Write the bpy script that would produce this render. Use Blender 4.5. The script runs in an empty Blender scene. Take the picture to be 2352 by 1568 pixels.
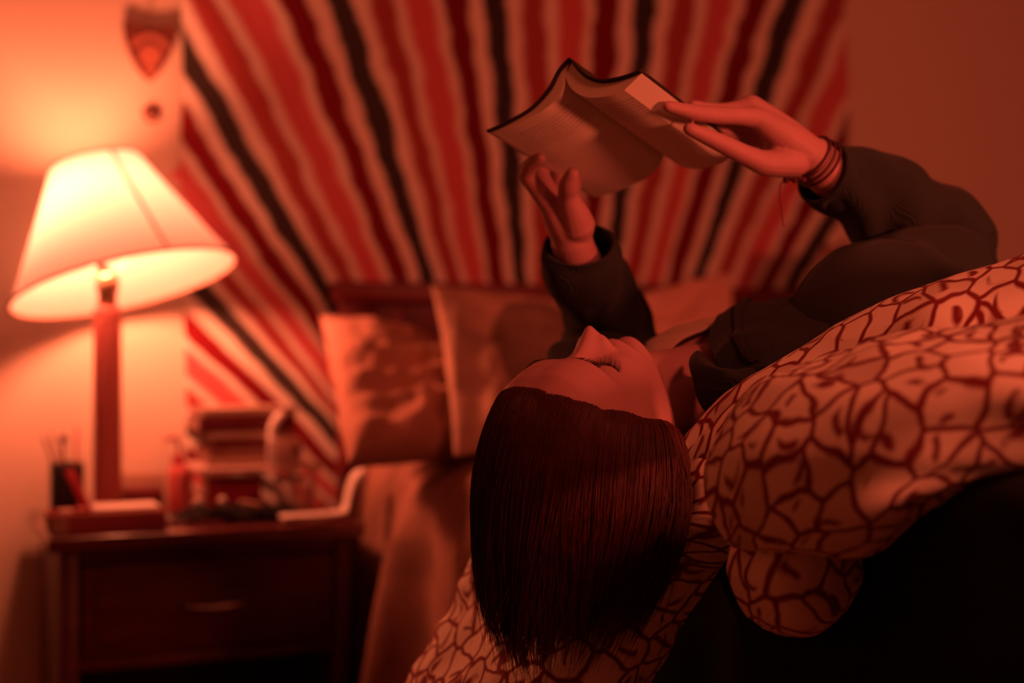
import bpy, bmesh, math, random
import numpy as np
from mathutils import Vector, Matrix

random.seed(7)
rng = np.random.default_rng(11)
S = bpy.context.scene
COL = S.collection

# ------------------------------------------------------------------ camera, world, light, exposure
CAM = np.array([0.0, -2.95, 0.97])
TH = math.radians(23.0)
FPX = 3266.7                                     # 50 mm on a 36 mm sensor, 2352 px wide
cd = bpy.data.cameras.new('camera')
cam = bpy.data.objects.new('camera', cd)
COL.objects.link(cam)
cam.location = CAM
cam.rotation_euler = (math.pi / 2, 0, -TH)
cd.lens = 50
cd.sensor_width = 36
cd.clip_start = 0.05
cd.dof.use_dof = True
cd.dof.focus_distance = 1.40
cd.dof.aperture_fstop = 2.1
S.camera = cam

w = bpy.data.worlds.new('world')
S.world = w
w.use_nodes = True
w.node_tree.nodes['Background'].inputs[0].default_value = (1.0, 0.16, 0.07, 1)
w.node_tree.nodes['Background'].inputs[1].default_value = 0.05

S.view_settings.view_transform = 'Standard'
S.view_settings.look = 'None'
S.view_settings.gamma = 1.0
S.view_settings.exposure = 0.0
S.view_settings.use_curve_mapping = False
S.cycles.use_denoising = True
S.cycles.max_bounces = 8
S.cycles.diffuse_bounces = 5
S.cycles.caustics_reflective = False
S.cycles.caustics_refractive = False
S.cycles.sample_clamp_indirect = 3.0

LAMP_COL = (1.0, 0.185, 0.078)
BULB_STRENGTH = 390.0
ROOM_COL = (1.0, 0.135, 0.062)


def area_light(name, loc, target, size, power, color):
    ld = bpy.data.lights.new(name, 'AREA')
    ld.shape = 'DISK'
    ld.size = size
    ld.energy = power
    ld.color = color
    o = bpy.data.objects.new(name, ld)
    COL.objects.link(o)
    o.location = loc
    d = Vector(target) - Vector(loc)
    o.rotation_euler = d.to_track_quat('-Z', 'Y').to_euler()
    return o


RIGHT = np.array([math.cos(TH), -math.sin(TH), 0.0])
FWD = np.array([math.sin(TH), math.cos(TH), 0.0])
UP = np.array([0.0, 0.0, 1.0])


def C(xc, d, z):
    """a place given as metres to the right of, in front of, and height in the room"""
    p = CAM + RIGHT * xc + FWD * d
    return np.array([p[0], p[1], z])


def P(px, py, d):
    return CAM + RIGHT * ((px - 1176) / FPX * d) + FWD * d + UP * ((784 - py) / FPX * d)


def PY(px, py, Y):
    r = RIGHT * ((px - 1176) / FPX) + FWD + UP * ((784 - py) / FPX)
    return CAM + r * ((Y - CAM[1]) / r[1])


area_light('room_lamp', tuple(C(1.48, 0.45, 1.17)), tuple(C(0.3, 1.6, 1.05)), 0.22, 19.5, ROOM_COL)
area_light('added_overhead_fill', tuple(C(0.95, 0.45, 1.95)), tuple(C(0.4, 1.15, 0.9)), 0.30, 11.0, ROOM_COL)  # added fill with no real fixture, set low to brighten the comforter from above


# ------------------------------------------------------------------ numpy helpers
def hash3(i, j, k):
    n = (i * 374761393 + j * 668265263 + k * 2147483647 * 3 + 1013904223) & 0xffffffff
    n = ((n ^ (n >> 13)) * 1274126177) & 0xffffffff
    n = (n ^ (n >> 16)) & 0xffffffff
    return n.astype(np.float64) / 4294967295.0 * 2 - 1


def vnoise(p):
    p = np.asarray(p, float)
    f = np.floor(p)
    t = p - f
    t = t * t * (3 - 2 * t)
    i, j, k = [f[..., a].astype(np.int64) for a in range(3)]
    r = 0
    for a in (0, 1):
        for b in (0, 1):
            for c in (0, 1):
                wt = (t[..., 0] if a else 1 - t[..., 0]) * (t[..., 1] if b else 1 - t[..., 1]) * (t[..., 2] if c else 1 - t[..., 2])
                r = r + wt * hash3(i + a, j + b, k + c)
    return r


def crom(ctrl, n):
    """Catmull-Rom resampling along axis 0 to n points"""
    c = np.asarray(ctrl, float)
    m = len(c)
    t = np.linspace(0, m - 1, n)
    i = np.clip(np.floor(t).astype(int), 0, m - 2)
    u = (t - i).reshape((-1,) + (1,) * (c.ndim - 1))
    ext = np.concatenate([2 * c[:1] - c[1:2], c, 2 * c[-1:] - c[-2:-1]])
    p0, p1, p2, p3 = ext[i], ext[i + 1], ext[i + 2], ext[i + 3]
    return 0.5 * (2 * p1 + (p2 - p0) * u + (2 * p0 - 5 * p1 + 4 * p2 - p3) * u * u + (3 * p1 - 3 * p2 + p3 - p0) * u ** 3)


def sheet(ctrl, nu, nv):
    a = crom(np.asarray(ctrl, float), nu)
    b = crom(a.swapaxes(0, 1), nv).swapaxes(0, 1)
    return b


def grid_normals(g):
    du = np.gradient(g, axis=0)
    dv = np.gradient(g, axis=1)
    n = np.cross(du, dv)
    return n / (np.linalg.norm(n, axis=-1, keepdims=True) + 1e-12)


def unit(v):
    v = np.asarray(v, float)
    return v / (np.linalg.norm(v) + 1e-12)


class MB:
    def __init__(self):
        self.v, self.f, self.uv, self.n = [], [], [], 0
        self.has_uv = False

    def add(self, verts, faces, uv=None):
        verts = np.asarray(verts, float).reshape(-1, 3)
        self.v.append(verts)
        for f in faces:
            self.f.append(tuple(int(i) + self.n for i in f))
        if uv is not None:
            self.has_uv = True
            self.uv.append(np.asarray(uv, float).reshape(-1, 2))
        else:
            self.uv.append(np.zeros((len(verts), 2)))
        self.n += len(verts)
        return self

    def grid(self, g, uv=None, flip=False, wrap_v=False):
        nu, nv = g.shape[:2]
        fs = []
        for i in range(nu - 1):
            for j in range(nv if wrap_v else nv - 1):
                k = (j + 1) % nv
                q = (i * nv + j, i * nv + k, (i + 1) * nv + k, (i + 1) * nv + j)
                fs.append(q[::-1] if flip else q)
        return self.add(g.reshape(-1, 3), fs, None if uv is None else uv.reshape(-1, 2))

    def box(self, lo, hi, bevel=0.003, mat=None, seg=2):
        bm = bmesh.new()
        bmesh.ops.create_cube(bm, size=1)
        lo, hi = np.minimum(lo, hi), np.maximum(lo, hi)
        for v in bm.verts:
            v.co = Vector([(lo[a] + hi[a]) / 2 + v.co[a] * (hi[a] - lo[a]) for a in range(3)])
        if bevel > 0:
            bmesh.ops.bevel(bm, geom=bm.edges[:], offset=min(bevel, 0.45 * float(np.min(np.array(hi) - np.array(lo)))), segments=seg, affect='EDGES', profile=0.5)
        bm.verts.index_update()
        vs = np.array([v.co[:] for v in bm.verts])
        if mat is not None:
            vs = vs @ np.array(mat)[:3, :3].T + np.array(mat)[:3, 3]
        self.add(vs, [[v.index for v in f.verts] for f in bm.faces])
        bm.free()
        return self

    def tube(self, pts, rad, n=14, cap=True, squash=None, smooth=0):
        pts = np.asarray(pts, float)
        rad = np.asarray(rad, float) * np.ones(len(pts))
        if smooth:
            q = crom(np.c_[pts, rad], smooth)
            pts, rad = q[:, :3], q[:, 3]
        t = np.gradient(pts, axis=0)
        t /= np.linalg.norm(t, axis=1, keepdims=True) + 1e-12
        a = np.array([0, 0, 1.0]) if abs(t[0][2]) < 0.9 else np.array([1.0, 0, 0])
        rings = []
        if cap:
            pts = np.concatenate([[pts[0] - t[0] * rad[0] * k for k in (0.95, 0.7)], pts, [pts[-1] + t[-1] * rad[-1] * k for k in (0.7, 0.95)]])
            rad = np.concatenate([[rad[0] * 0.3, rad[0] * 0.72], rad, [rad[-1] * 0.72, rad[-1] * 0.3]])
            t = np.concatenate([[t[0]] * 2, t, [t[-1]] * 2])
        for p, r, tt in zip(pts, rad, t):
            a = a - tt * np.dot(a, tt)
            a /= np.linalg.norm(a) + 1e-12
            b = np.cross(tt, a)
            th = np.linspace(0, 2 * np.pi, n, endpoint=False)
            rings.append(p + r * (np.cos(th)[:, None] * a + np.sin(th)[:, None] * b))
        g = np.array(rings)
        m = len(g)
        self.grid(g, wrap_v=True)
        if cap:
            base = self.n - m * n
            self.f.append(tuple(base + j for j in range(n))[::-1])
            self.f.append(tuple(base + (m - 1) * n + j for j in range(n)))
        return self

    def loft(self, centers, A, B, ra, rb, n=40, cap=True, power=1.0):
        """elliptic sections at centers spanned by vectors A, B"""
        th = np.linspace(0, 2 * np.pi, n, endpoint=False)
        rings = []
        for c, a, b, x, y in zip(centers, A, B, ra, rb):
            ct = np.sign(np.cos(th)) * np.abs(np.cos(th)) ** power
            st = np.sign(np.sin(th)) * np.abs(np.sin(th)) ** power
            rings.append(np.asarray(c) + np.outer(ct * x, a) + np.outer(st * y, b))
        g = np.array(rings)
        m = len(g)
        self.grid(g, wrap_v=True)
        if cap:
            base = self.n - m * n
            self.f.append(tuple(base + j for j in range(n))[::-1])
            self.f.append(tuple(base + (m - 1) * n + j for j in range(n)))
        return self

    def lathe(self, prof, c, n=40, axis=(0, 0, 1), cap=True):
        ax = unit(axis)
        a = unit(np.cross(ax, [1, 0, 0] if abs(ax[0]) < 0.9 else [0, 1, 0]))
        b = np.cross(ax, a)
        k = len(prof)
        return self.loft([np.asarray(c) + ax * z for r, z in prof], [a] * k, [b] * k, [r for r, z in prof], [r for r, z in prof], n=n, cap=cap)

    def ball(self, c, r, n=16, scale=(1, 1, 1)):
        th = np.linspace(0, np.pi, n)
        prof = [(max(1e-4, r * math.sin(t)) * scale[0], -r * math.cos(t) * scale[2]) for t in th]
        return self.lathe(prof, c, n=n * 2)

    def xform(self, M):
        M = np.array(M)
        self.v = [v @ M[:3, :3].T + M[:3, 3] for v in self.v]
        return self

    def build(self, name, mat, parent=None, smooth=True, origin=None):
        V = np.concatenate(self.v)
        if parent is not None:
            off = np.array(ROOT[parent.name])
        else:
            off = np.array(origin) if origin is not None else np.array([(V[:, 0].min() + V[:, 0].max()) / 2, (V[:, 1].min() + V[:, 1].max()) / 2, V[:, 2].min()])
        me = bpy.data.meshes.new(name)
        me.from_pydata((V - off).tolist(), [], self.f)
        me.validate()
        if self.has_uv:
            U = np.concatenate(self.uv)
            lay = me.uv_layers.new(name='UVMap')
            li = np.zeros(len(me.loops), dtype=np.int32)
            me.loops.foreach_get('vertex_index', li)
            lay.data.foreach_set('uv', U[li].ravel())
        me.materials.append(mat)
        if smooth:
            me.shade_smooth()
        o = bpy.data.objects.new(name, me)
        COL.objects.link(o)
        if parent is not None:
            o.parent = parent
            ROOT[o.name] = off
        else:
            o.location = off
            ROOT[o.name] = off
        return o


ROOT = {}


def thing(name, label, cat, loc, group=None):
    o = bpy.data.objects.new(name, None)
    COL.objects.link(o)
    o.location = Vector(loc)
    o.empty_display_size = 0.05
    o['label'] = label
    o['category'] = cat
    if group:
        o['group'] = group
    ROOT[o.name] = np.array(loc, float)
    return o


def tag(o, label, cat, group=None):
    o['label'] = label
    o['category'] = cat
    if group:
        o['group'] = group
    return o


def struct(o):
    o['kind'] = 'structure'
    return o


def sharp(o, ang=35):
    """keep hard edges on boxy things"""
    me = o.data
    bm = bmesh.new()
    bm.from_mesh(me)
    for e in bm.edges:
        if len(e.link_faces) == 2 and e.calc_face_angle(0) > math.radians(ang):
            e.smooth = False
    bm.to_mesh(me)
    bm.free()
    return o


def bake(o, mods):
    for kind, props in mods:
        m = o.modifiers.new(kind.lower(), kind)
        for k, v in props.items():
            setattr(m, k, v)
    dg = bpy.context.evaluated_depsgraph_get()
    dg.update()
    me = bpy.data.meshes.new_from_object(o.evaluated_get(dg))
    o.modifiers.clear()
    old = o.data
    o.data = me
    bpy.data.meshes.remove(old)
    me.shade_smooth()
    return o


def solid(o, t, off=0.0):
    m = o.modifiers.new('thickness', 'SOLIDIFY')
    m.thickness = t
    m.offset = off
    return o


def get_co(me):
    a = np.zeros(len(me.vertices) * 3)
    me.vertices.foreach_get('co', a)
    return a.reshape(-1, 3)


# ------------------------------------------------------------------ materials
def mat(name, color, rough=0.7, spec=0.3, bump=0.0, bscale=200.0, var=0.0, vscale=8.0, metal=0.0, trans=0.0, ior=1.45, sheen=0.0, coat=0.0, bstretch=None):
    m = bpy.data.materials.new(name)
    m.use_nodes = True
    nt = m.node_tree
    b = nt.nodes['Principled BSDF']
    b.inputs['Base Color'].default_value = (*color, 1)
    b.inputs['Roughness'].default_value = rough
    b.inputs['Specular IOR Level'].default_value = spec
    b.inputs['Metallic'].default_value = metal
    b.inputs['IOR'].default_value = ior
    b.inputs['Transmission Weight'].default_value = trans
    b.inputs['Sheen Weight'].default_value = sheen
    b.inputs['Coat Weight'].default_value = coat
    b.inputs['Coat Roughness'].default_value = 0.15
    tc = nt.nodes.new('ShaderNodeTexCoord')
    src = tc.outputs['Object']
    if bstretch:
        mp = nt.nodes.new('ShaderNodeMapping')
        mp.inputs['Scale'].default_value = bstretch
        nt.links.new(src, mp.inputs['Vector'])
        src = mp.outputs['Vector']
    nz = nt.nodes.new('ShaderNodeTexNoise')
    nz.inputs['Scale'].default_value = vscale
    nz.inputs['Detail'].default_value = 4
    nt.links.new(src, nz.inputs['Vector'])
    rp = nt.nodes.new('ShaderNodeValToRGB')
    rp.color_ramp.elements[0].position = 0.3
    rp.color_ramp.elements[1].position = 0.7
    lo = tuple(c * (1 - var) for c in color)
    hi = tuple(min(1, c * (1 + var * 0.6)) for c in color)
    rp.color_ramp.elements[0].color = (*lo, 1)
    rp.color_ramp.elements[1].color = (*hi, 1)
    nt.links.new(nz.outputs['Fac'], rp.inputs['Fac'])
    nt.links.new(rp.outputs['Color'], b.inputs['Base Color'])
    if bump > 0:
        n2 = nt.nodes.new('ShaderNodeTexNoise')
        n2.inputs['Scale'].default_value = bscale
        n2.inputs['Detail'].default_value = 3
        nt.links.new(src, n2.inputs['Vector'])
        bp = nt.nodes.new('ShaderNodeBump')
        bp.inputs['Strength'].default_value = bump
        bp.inputs['Distance'].default_value = 0.002
        nt.links.new(n2.outputs['Fac'], bp.inputs['Height'])
        nt.links.new(bp.outputs['Normal'], b.inputs['Normal'])
    return m


def emis(name, color, strength):
    m = bpy.data.materials.new(name)
    m.use_nodes = True
    nt = m.node_tree
    nt.nodes.clear()
    e = nt.nodes.new('ShaderNodeEmission')
    e.inputs[0].default_value = (*color, 1)
    e.inputs[1].default_value = strength
    o = nt.nodes.new('ShaderNodeOutputMaterial')
    nt.links.new(e.outputs[0], o.inputs[0])
    return m


def wood_mat(name, color, rough=0.35, coat=0.0):
    return mat(name, color, rough=rough, spec=0.4, coat=coat, bump=0.15, bscale=30, var=0.35, vscale=10, bstretch=(1, 6, 6))


def shade_mat():
    m = bpy.data.materials.new('lampshade_linen')
    m.use_nodes = True
    nt = m.node_tree
    nt.nodes.clear()
    d = nt.nodes.new('ShaderNodeBsdfDiffuse')
    d.inputs[0].default_value = (0.46, 0.45, 0.46, 1)
    t = nt.nodes.new('ShaderNodeBsdfTranslucent')
    t.inputs[0].default_value = (0.85, 0.85, 0.9, 1)
    mx = nt.nodes.new('ShaderNodeMixShader')
    mx.inputs[0].default_value = 0.16
    o = nt.nodes.new('ShaderNodeOutputMaterial')
    nt.links.new(d.outputs[0], mx.inputs[1])
    nt.links.new(t.outputs[0], mx.inputs[2])
    nt.links.new(mx.outputs[0], o.inputs[0])
    return m


# stripe print of the wall hanging: colours along the printed coordinate u (one repeat = 1)
TAN, RED, DKRED, MAROON, BLACK = (0.80, 0.76, 0.70), (0.60, 0.14, 0.16), (0.36, 0.07, 0.07), (0.17, 0.010, 0.015), (0.045, 0.036, 0.034)


def tapestry_mat():
    m = bpy.data.materials.new('striped_cotton')
    m.use_nodes = True
    nt = m.node_tree
    b = nt.nodes['Principled BSDF']
    b.inputs['Roughness'].default_value = 0.9
    b.inputs['Specular IOR Level'].default_value = 0.1
    uv = nt.nodes.new('ShaderNodeUVMap')
    nz = nt.nodes.new('ShaderNodeTexNoise')
    nz.inputs['Scale'].default_value = 3.0
    nz.inputs['Detail'].default_value = 2
    mp = nt.nodes.new('ShaderNodeMapping')
    mp.inputs['Scale'].default_value = (1.3, 4.0, 1)
    nt.links.new(uv.outputs[0], mp.inputs[0])
    nt.links.new(mp.outputs[0], nz.inputs['Vector'])
    sx = nt.nodes.new('ShaderNodeSeparateXYZ')
    nt.links.new(uv.outputs[0], sx.inputs[0])
    ma = nt.nodes.new('ShaderNodeMath')
    ma.operation = 'MULTIPLY_ADD'
    ma.inputs[1].default_value = 0.10
    nt.links.new(nz.outputs['Fac'], ma.inputs[0])
    nt.links.new(sx.outputs['X'], ma.inputs[2])
    fr = nt.nodes.new('ShaderNodeMath')
    fr.operation = 'FRACT'
    nt.links.new(ma.outputs[0], fr.inputs[0])
    rp = nt.nodes.new('ShaderNodeValToRGB')
    cr = rp.color_ramp
    stops = [(0.0, BLACK), (0.055, BLACK), (0.085, TAN), (0.15, TAN), (0.19, DKRED), (0.31, DKRED), (0.345, TAN), (0.385, TAN), (0.425, RED), (0.575, RED),
             (0.615, TAN), (0.65, TAN), (0.675, MAROON), (0.81, MAROON), (0.835, TAN), (0.905, TAN), (0.93, BLACK), (1.0, BLACK)]
    cr.elements[0].position = 0
    cr.elements[0].color = (*BLACK, 1)
    cr.elements[1].position = 1
    cr.elements[1].color = (*BLACK, 1)
    for p, c in stops[1:-1]:
        e = cr.elements.new(p)
        e.color = (*c, 1)
    nt.links.new(fr.outputs[0], rp.inputs[0])
    nt.links.new(rp.outputs[0], b.inputs['Base Color'])
    return m


def print_mat():
    """irregular pebble print: pale ochre cells, dark red outlines, a hooked mark in the larger cells"""
    m = bpy.data.materials.new('pebble_print_fleece')
    m.use_nodes = True
    nt = m.node_tree
    L = nt.links.new
    b = nt.nodes['Principled BSDF']
    b.inputs['Roughness'].default_value = 0.9
    b.inputs['Specular IOR Level'].default_value = 0.12
    b.inputs['Sheen Weight'].default_value = 0.1
    uv = nt.nodes.new('ShaderNodeUVMap')
    nz = nt.nodes.new('ShaderNodeTexNoise')
    nz.inputs['Scale'].default_value = 26
    nz.inputs['Detail'].default_value = 1.5
    L(uv.outputs[0], nz.inputs['Vector'])
    sc = nt.nodes.new('ShaderNodeVectorMath')
    sc.operation = 'SCALE'
    sc.inputs['Scale'].default_value = 0.026
    L(nz.outputs['Color'], sc.inputs[0])
    ad = nt.nodes.new('ShaderNodeVectorMath')
    ad.operation = 'ADD'
    L(uv.outputs[0], ad.inputs[0])
    L(sc.outputs[0], ad.inputs[1])
    ve = nt.nodes.new('ShaderNodeTexVoronoi')
    ve.feature = 'DISTANCE_TO_EDGE'
    ve.voronoi_dimensions = '2D'
    ve.inputs['Scale'].default_value = 29
    ve.inputs['Randomness'].default_value = 0.95
    L(ad.outputs[0], ve.inputs['Vector'])
    vf = nt.nodes.new('ShaderNodeTexVoronoi')
    vf.feature = 'F1'
    vf.voronoi_dimensions = '2D'
    vf.inputs['Scale'].default_value = 29
    vf.inputs['Randomness'].default_value = 0.95
    L(ad.outputs[0], vf.inputs['Vector'])
    # outline mask
    r1 = nt.nodes.new('ShaderNodeValToRGB')
    r1.color_ramp.elements[0].position = 0.045
    r1.color_ramp.elements[0].color = (0, 0, 0, 1)
    r1.color_ramp.elements[1].position = 0.115
    r1.color_ramp.elements[1].color = (1, 1, 1, 1)
    L(ve.outputs['Distance'], r1.inputs[0])
    # inner hook: a band of a swirling field near the middle of each cell
    wv = nt.nodes.new('ShaderNodeTexNoise')
    wv.inputs['Scale'].default_value = 27
    wv.inputs['Detail'].default_value = 0
    L(uv.outputs[0], wv.inputs['Vector'])
    r2 = nt.nodes.new('ShaderNodeValToRGB')
    els = r2.color_ramp.elements
    els[0].position = 0.48
    els[0].color = (1, 1, 1, 1)
    els[1].position = 0.62
    els[1].color = (1, 1, 1, 1)
    e = els.new(0.535)
    e.color = (0.0, 0.0, 0.0, 1)
    e = els.new(0.565)
    e.color = (0.0, 0.0, 0.0, 1)
    L(wv.outputs['Fac'], r2.inputs[0])
    r3 = nt.nodes.new('ShaderNodeValToRGB')
    r3.color_ramp.elements[0].position = 0.27
    r3.color_ramp.elements[0].color = (0, 0, 0, 1)
    r3.color_ramp.elements[1].position = 0.36
    r3.color_ramp.elements[1].color = (1, 1, 1, 1)
    L(vf.outputs['Distance'], r3.inputs[0])
    mxx = nt.nodes.new('ShaderNodeMath')
    mxx.operation = 'MAXIMUM'
    L(r2.outputs[0], mxx.inputs[0])
    L(r3.outputs[0], mxx.inputs[1])
    mu = nt.nodes.new('ShaderNodeMath')
    mu.operation = 'MULTIPLY'
    L(r1.outputs[0], mu.inputs[0])
    L(mxx.outputs[0], mu.inputs[1])
    # cell tone
    rc = nt.nodes.new('ShaderNodeValToRGB')
    rc.color_ramp.elements[0].position = 0.0
    rc.color_ramp.elements[0].color = (0.50, 0.42, 0.34, 1)
    rc.color_ramp.elements[1].position = 0.30
    rc.color_ramp.elements[1].color = (0.92, 0.88, 0.74, 1)
    L(vf.outputs['Color'], rc.inputs[0])
    mc = nt.nodes.new('ShaderNodeMixRGB')
    mc.inputs[1].default_value = (0.22, 0.025, 0.03, 1)
    L(mu.outputs[0], mc.inputs[0])
    L(rc.outputs[0], mc.inputs[2])
    L(mc.outputs[0], b.inputs['Base Color'])
    return m


def cord_mat():
    m = mat('dark_corduroy', (0.027, 0.034, 0.032), rough=0.85, spec=0.15, sheen=0.06)
    nt = m.node_tree
    b = nt.nodes['Principled BSDF']
    tc = nt.nodes.new('ShaderNodeTexCoord')
    wv = nt.nodes.new('ShaderNodeTexWave')
    wv.wave_type = 'BANDS'
    wv.bands_direction = 'DIAGONAL'
    wv.inputs['Scale'].default_value = 230
    wv.inputs['Distortion'].default_value = 0.3
    wv.inputs['Detail'].default_value = 0
    nt.links.new(tc.outputs['Object'], wv.inputs['Vector'])
    bp = nt.nodes.new('ShaderNodeBump')
    bp.inputs['Strength'].default_value = 0.4
    bp.inputs['Distance'].default_value = 0.002
    nt.links.new(wv.outputs['Fac'], bp.inputs['Height'])
    nt.links.new(bp.outputs['Normal'], b.inputs['Normal'])
    return m


def page_mat():
    """paper with faint printed lines over the upper part of the page"""
    m = mat('book_paper', (0.80, 0.76, 0.66), rough=0.85, spec=0.1)
    nt = m.node_tree
    L = nt.links.new
    b = nt.nodes['Principled BSDF']
    uv = nt.nodes.new('ShaderNodeUVMap')
    s = nt.nodes.new('ShaderNodeSeparateXYZ')
    L(uv.outputs[0], s.inputs[0])

    def math_(op, a, c=None, bb=None):
        n = nt.nodes.new('ShaderNodeMath')
        n.operation = op
        for k, x in enumerate((a, bb, c)):
            if x is None:
                continue
            if isinstance(x, (int, float)):
                n.inputs[k].default_value = x
            else:
                L(x, n.inputs[k])
        return n.outputs[0]
    # uv.x metres across the page from the gutter, uv.y metres down the spine
    fr = math_('FRACT', math_('MULTIPLY', s.outputs['Y'], bb=165.0))
    line = math_('LESS_THAN', fr, bb=0.42)
    inx = math_('MULTIPLY', math_('GREATER_THAN', s.outputs['X'], bb=0.018), bb=math_('LESS_THAN', s.outputs['X'], bb=0.095))
    iny = math_('MULTIPLY', math_('GREATER_THAN', s.outputs['Y'], bb=0.018), bb=math_('LESS_THAN', s.outputs['Y'], bb=0.062))
    nz = nt.nodes.new('ShaderNodeTexNoise')
    nz.inputs['Scale'].default_value = 300
    L(uv.outputs[0], nz.inputs['Vector'])
    wd = math_('GREATER_THAN', nz.outputs['Fac'], bb=0.42)
    k = math_('MULTIPLY', math_('MULTIPLY', line, bb=wd), bb=math_('MULTIPLY', inx, bb=iny))
    mc = nt.nodes.new('ShaderNodeMixRGB')
    mc.inputs[1].default_value = (0.80, 0.76, 0.66, 1)
    mc.inputs[2].default_value = (0.25, 0.2, 0.15, 1)
    L(math_('MULTIPLY', k, bb=0.4), mc.inputs[0])
    L(mc.outputs[0], b.inputs['Base Color'])
    return m


def cushion_mat():
    m = mat('beige_cushion_print', (0.52, 0.36, 0.29), rough=0.9, spec=0.1, bump=0.3, bscale=300, var=0.25, vscale=14)
    nt = m.node_tree
    L = nt.links.new
    b = nt.nodes['Principled BSDF']
    prev = b.inputs['Base Color'].links[0].from_socket
    uv = nt.nodes.new('ShaderNodeUVMap')
    ds = nt.nodes.new('ShaderNodeVectorMath')
    ds.operation = 'DISTANCE'
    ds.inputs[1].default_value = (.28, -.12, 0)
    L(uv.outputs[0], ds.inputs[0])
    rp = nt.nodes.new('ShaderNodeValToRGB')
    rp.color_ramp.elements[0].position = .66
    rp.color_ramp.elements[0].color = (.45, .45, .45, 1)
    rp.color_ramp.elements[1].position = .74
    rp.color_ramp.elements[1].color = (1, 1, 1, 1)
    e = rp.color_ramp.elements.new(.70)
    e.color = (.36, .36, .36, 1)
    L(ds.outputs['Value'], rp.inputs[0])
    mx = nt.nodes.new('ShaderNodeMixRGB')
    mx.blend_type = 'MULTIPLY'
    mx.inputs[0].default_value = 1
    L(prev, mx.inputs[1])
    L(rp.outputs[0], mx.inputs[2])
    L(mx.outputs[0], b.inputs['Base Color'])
    return m


M = dict(
    cushionprint=cushion_mat(),
    wall=mat('wall_paint', (0.72, 0.65, 0.56), rough=0.9, spec=0.1, bump=0.05, bscale=300),
    floor=wood_mat('floor_boards', (0.12, 0.07, 0.04), 0.5),
    trim=mat('white_trim', (0.75, 0.72, 0.66), rough=0.5),
    darkwood=wood_mat('dark_cherry_wood', (0.055, 0.007, 0.009), 0.40),
    topwood=wood_mat('polished_top_wood', (0.09, 0.012, 0.015), 0.26, coat=1.0),
    headwood=wood_mat('headboard_wood', (0.13, 0.010, 0.016), 0.4),
    metal=mat('brushed_metal', (0.30, 0.30, 0.28), rough=0.35, metal=1.0),
    lampwood=mat('lamp_column_paint', (0.42, 0.13, 0.12), rough=0.45, spec=0.4),
    lampmetal=mat('lamp_socket_brass', (0.6, 0.45, 0.3), rough=0.3, metal=0.8),
    rim=mat('shade_rim', (0.35, 0.2, 0.15), rough=0.8),
    bulb=emis('lit_bulb', LAMP_COL, BULB_STRENGTH),
    shade=shade_mat(),
    black=mat('black_plastic', (0.012, 0.011, 0.012), rough=0.4, spec=0.4),
    blackcloth=mat('black_cloth', (0.010, 0.009, 0.010), rough=0.9, spec=0.1),
    white=mat('white_plastic', (0.82, 0.80, 0.76), rough=0.4),
    pinkbox=mat('pink_card', (0.32, 0.08, 0.08), rough=0.7, var=0.2),
    pink=mat('pink_plastic', (0.80, 0.22, 0.24), rough=0.3, spec=0.5),
    pinkdark=mat('dark_pink_plastic', (0.45, 0.05, 0.08), rough=0.35),
    maroon=mat('maroon_card', (0.10, 0.010, 0.016), rough=0.6, var=0.2),
    tan=mat('tan_card', (0.42, 0.30, 0.24), rough=0.7, var=0.1),
    paper=mat('paper_block', (0.36, 0.24, 0.20), rough=0.9, spec=0.1, var=0.2, vscale=40, bstretch=(1, 1, 60)),
    glass=mat('clear_glass', (0.95, 0.9, 0.88), rough=0.05, trans=1.0, ior=1.3, spec=0.5),
    acrylic=mat('frosted_acrylic', (0.62, 0.46, 0.42), rough=0.35),
    tapestry=tapestry_mat(),
    printed=print_mat(),
    cord=cord_mat(),
    page=page_mat(),
    coverm=mat('book_cover_card', (0.035, 0.025, 0.02), rough=0.5),
    skin=mat('skin', (0.46, 0.25, 0.265), rough=0.55, spec=0.35, bump=0.12, bscale=600, var=0.06, vscale=30),
    nail=mat('fingernail', (0.78, 0.42, 0.36), rough=0.3, spec=0.5),
    hair=mat('auburn_hair', (0.075, 0.018, 0.016), rough=0.42, spec=0.45, var=0.25, vscale=60),
    lash=mat('dark_lashes', (0.02, 0.010, 0.010), rough=0.6),
    tank=mat('cream_jersey', (0.62, 0.50, 0.44), rough=0.9, spec=0.1, bump=0.2, bscale=500),
    brace=mat('dark_cord_bracelet', (0.08, 0.02, 0.03), rough=0.6),
    bead=mat('red_bead', (0.6, 0.05, 0.05), rough=0.4),
    brownblanket=mat('brown_woven_blanket', (0.30, 0.17, 0.13), rough=0.95, spec=0.05, bump=0.5, bscale=220, var=0.35, vscale=9, bstretch=(1, 1, 1)),
    sheetdark=mat('dark_bed_sheet', (0.006, 0.009, 0.007), rough=0.9, spec=0.05),
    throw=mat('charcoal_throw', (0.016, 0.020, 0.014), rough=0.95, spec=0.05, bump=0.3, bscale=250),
    mattress=mat('mattress_ticking', (0.05, 0.04, 0.035), rough=0.9),
    pillowbrown=mat('brown_pillowcase', (0.42, 0.24, 0.19), rough=0.9, spec=0.1, bump=0.2, bscale=300),
    pillowbeige=mat('beige_cushion_cover', (0.52, 0.36, 0.29), rough=0.9, spec=0.1, bump=0.3, bscale=300, var=0.2, vscale=14),
    pillowpink=mat('pale_pink_pillowcase', (0.66, 0.42, 0.36), rough=0.9, spec=0.1, bump=0.2, bscale=300),
    pillowdark=mat('dusky_pillowcase', (0.30, 0.17, 0.13), rough=0.9, spec=0.1),
    badgedark=mat('badge_dark_enamel', (0.14, 0.04, 0.03), rough=0.4),
    badgelight=mat('badge_raised_copper', (0.42, 0.16, 0.12), rough=0.4),
    string=mat('thin_string', (0.45, 0.25, 0.18), rough=0.9),
)

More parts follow.
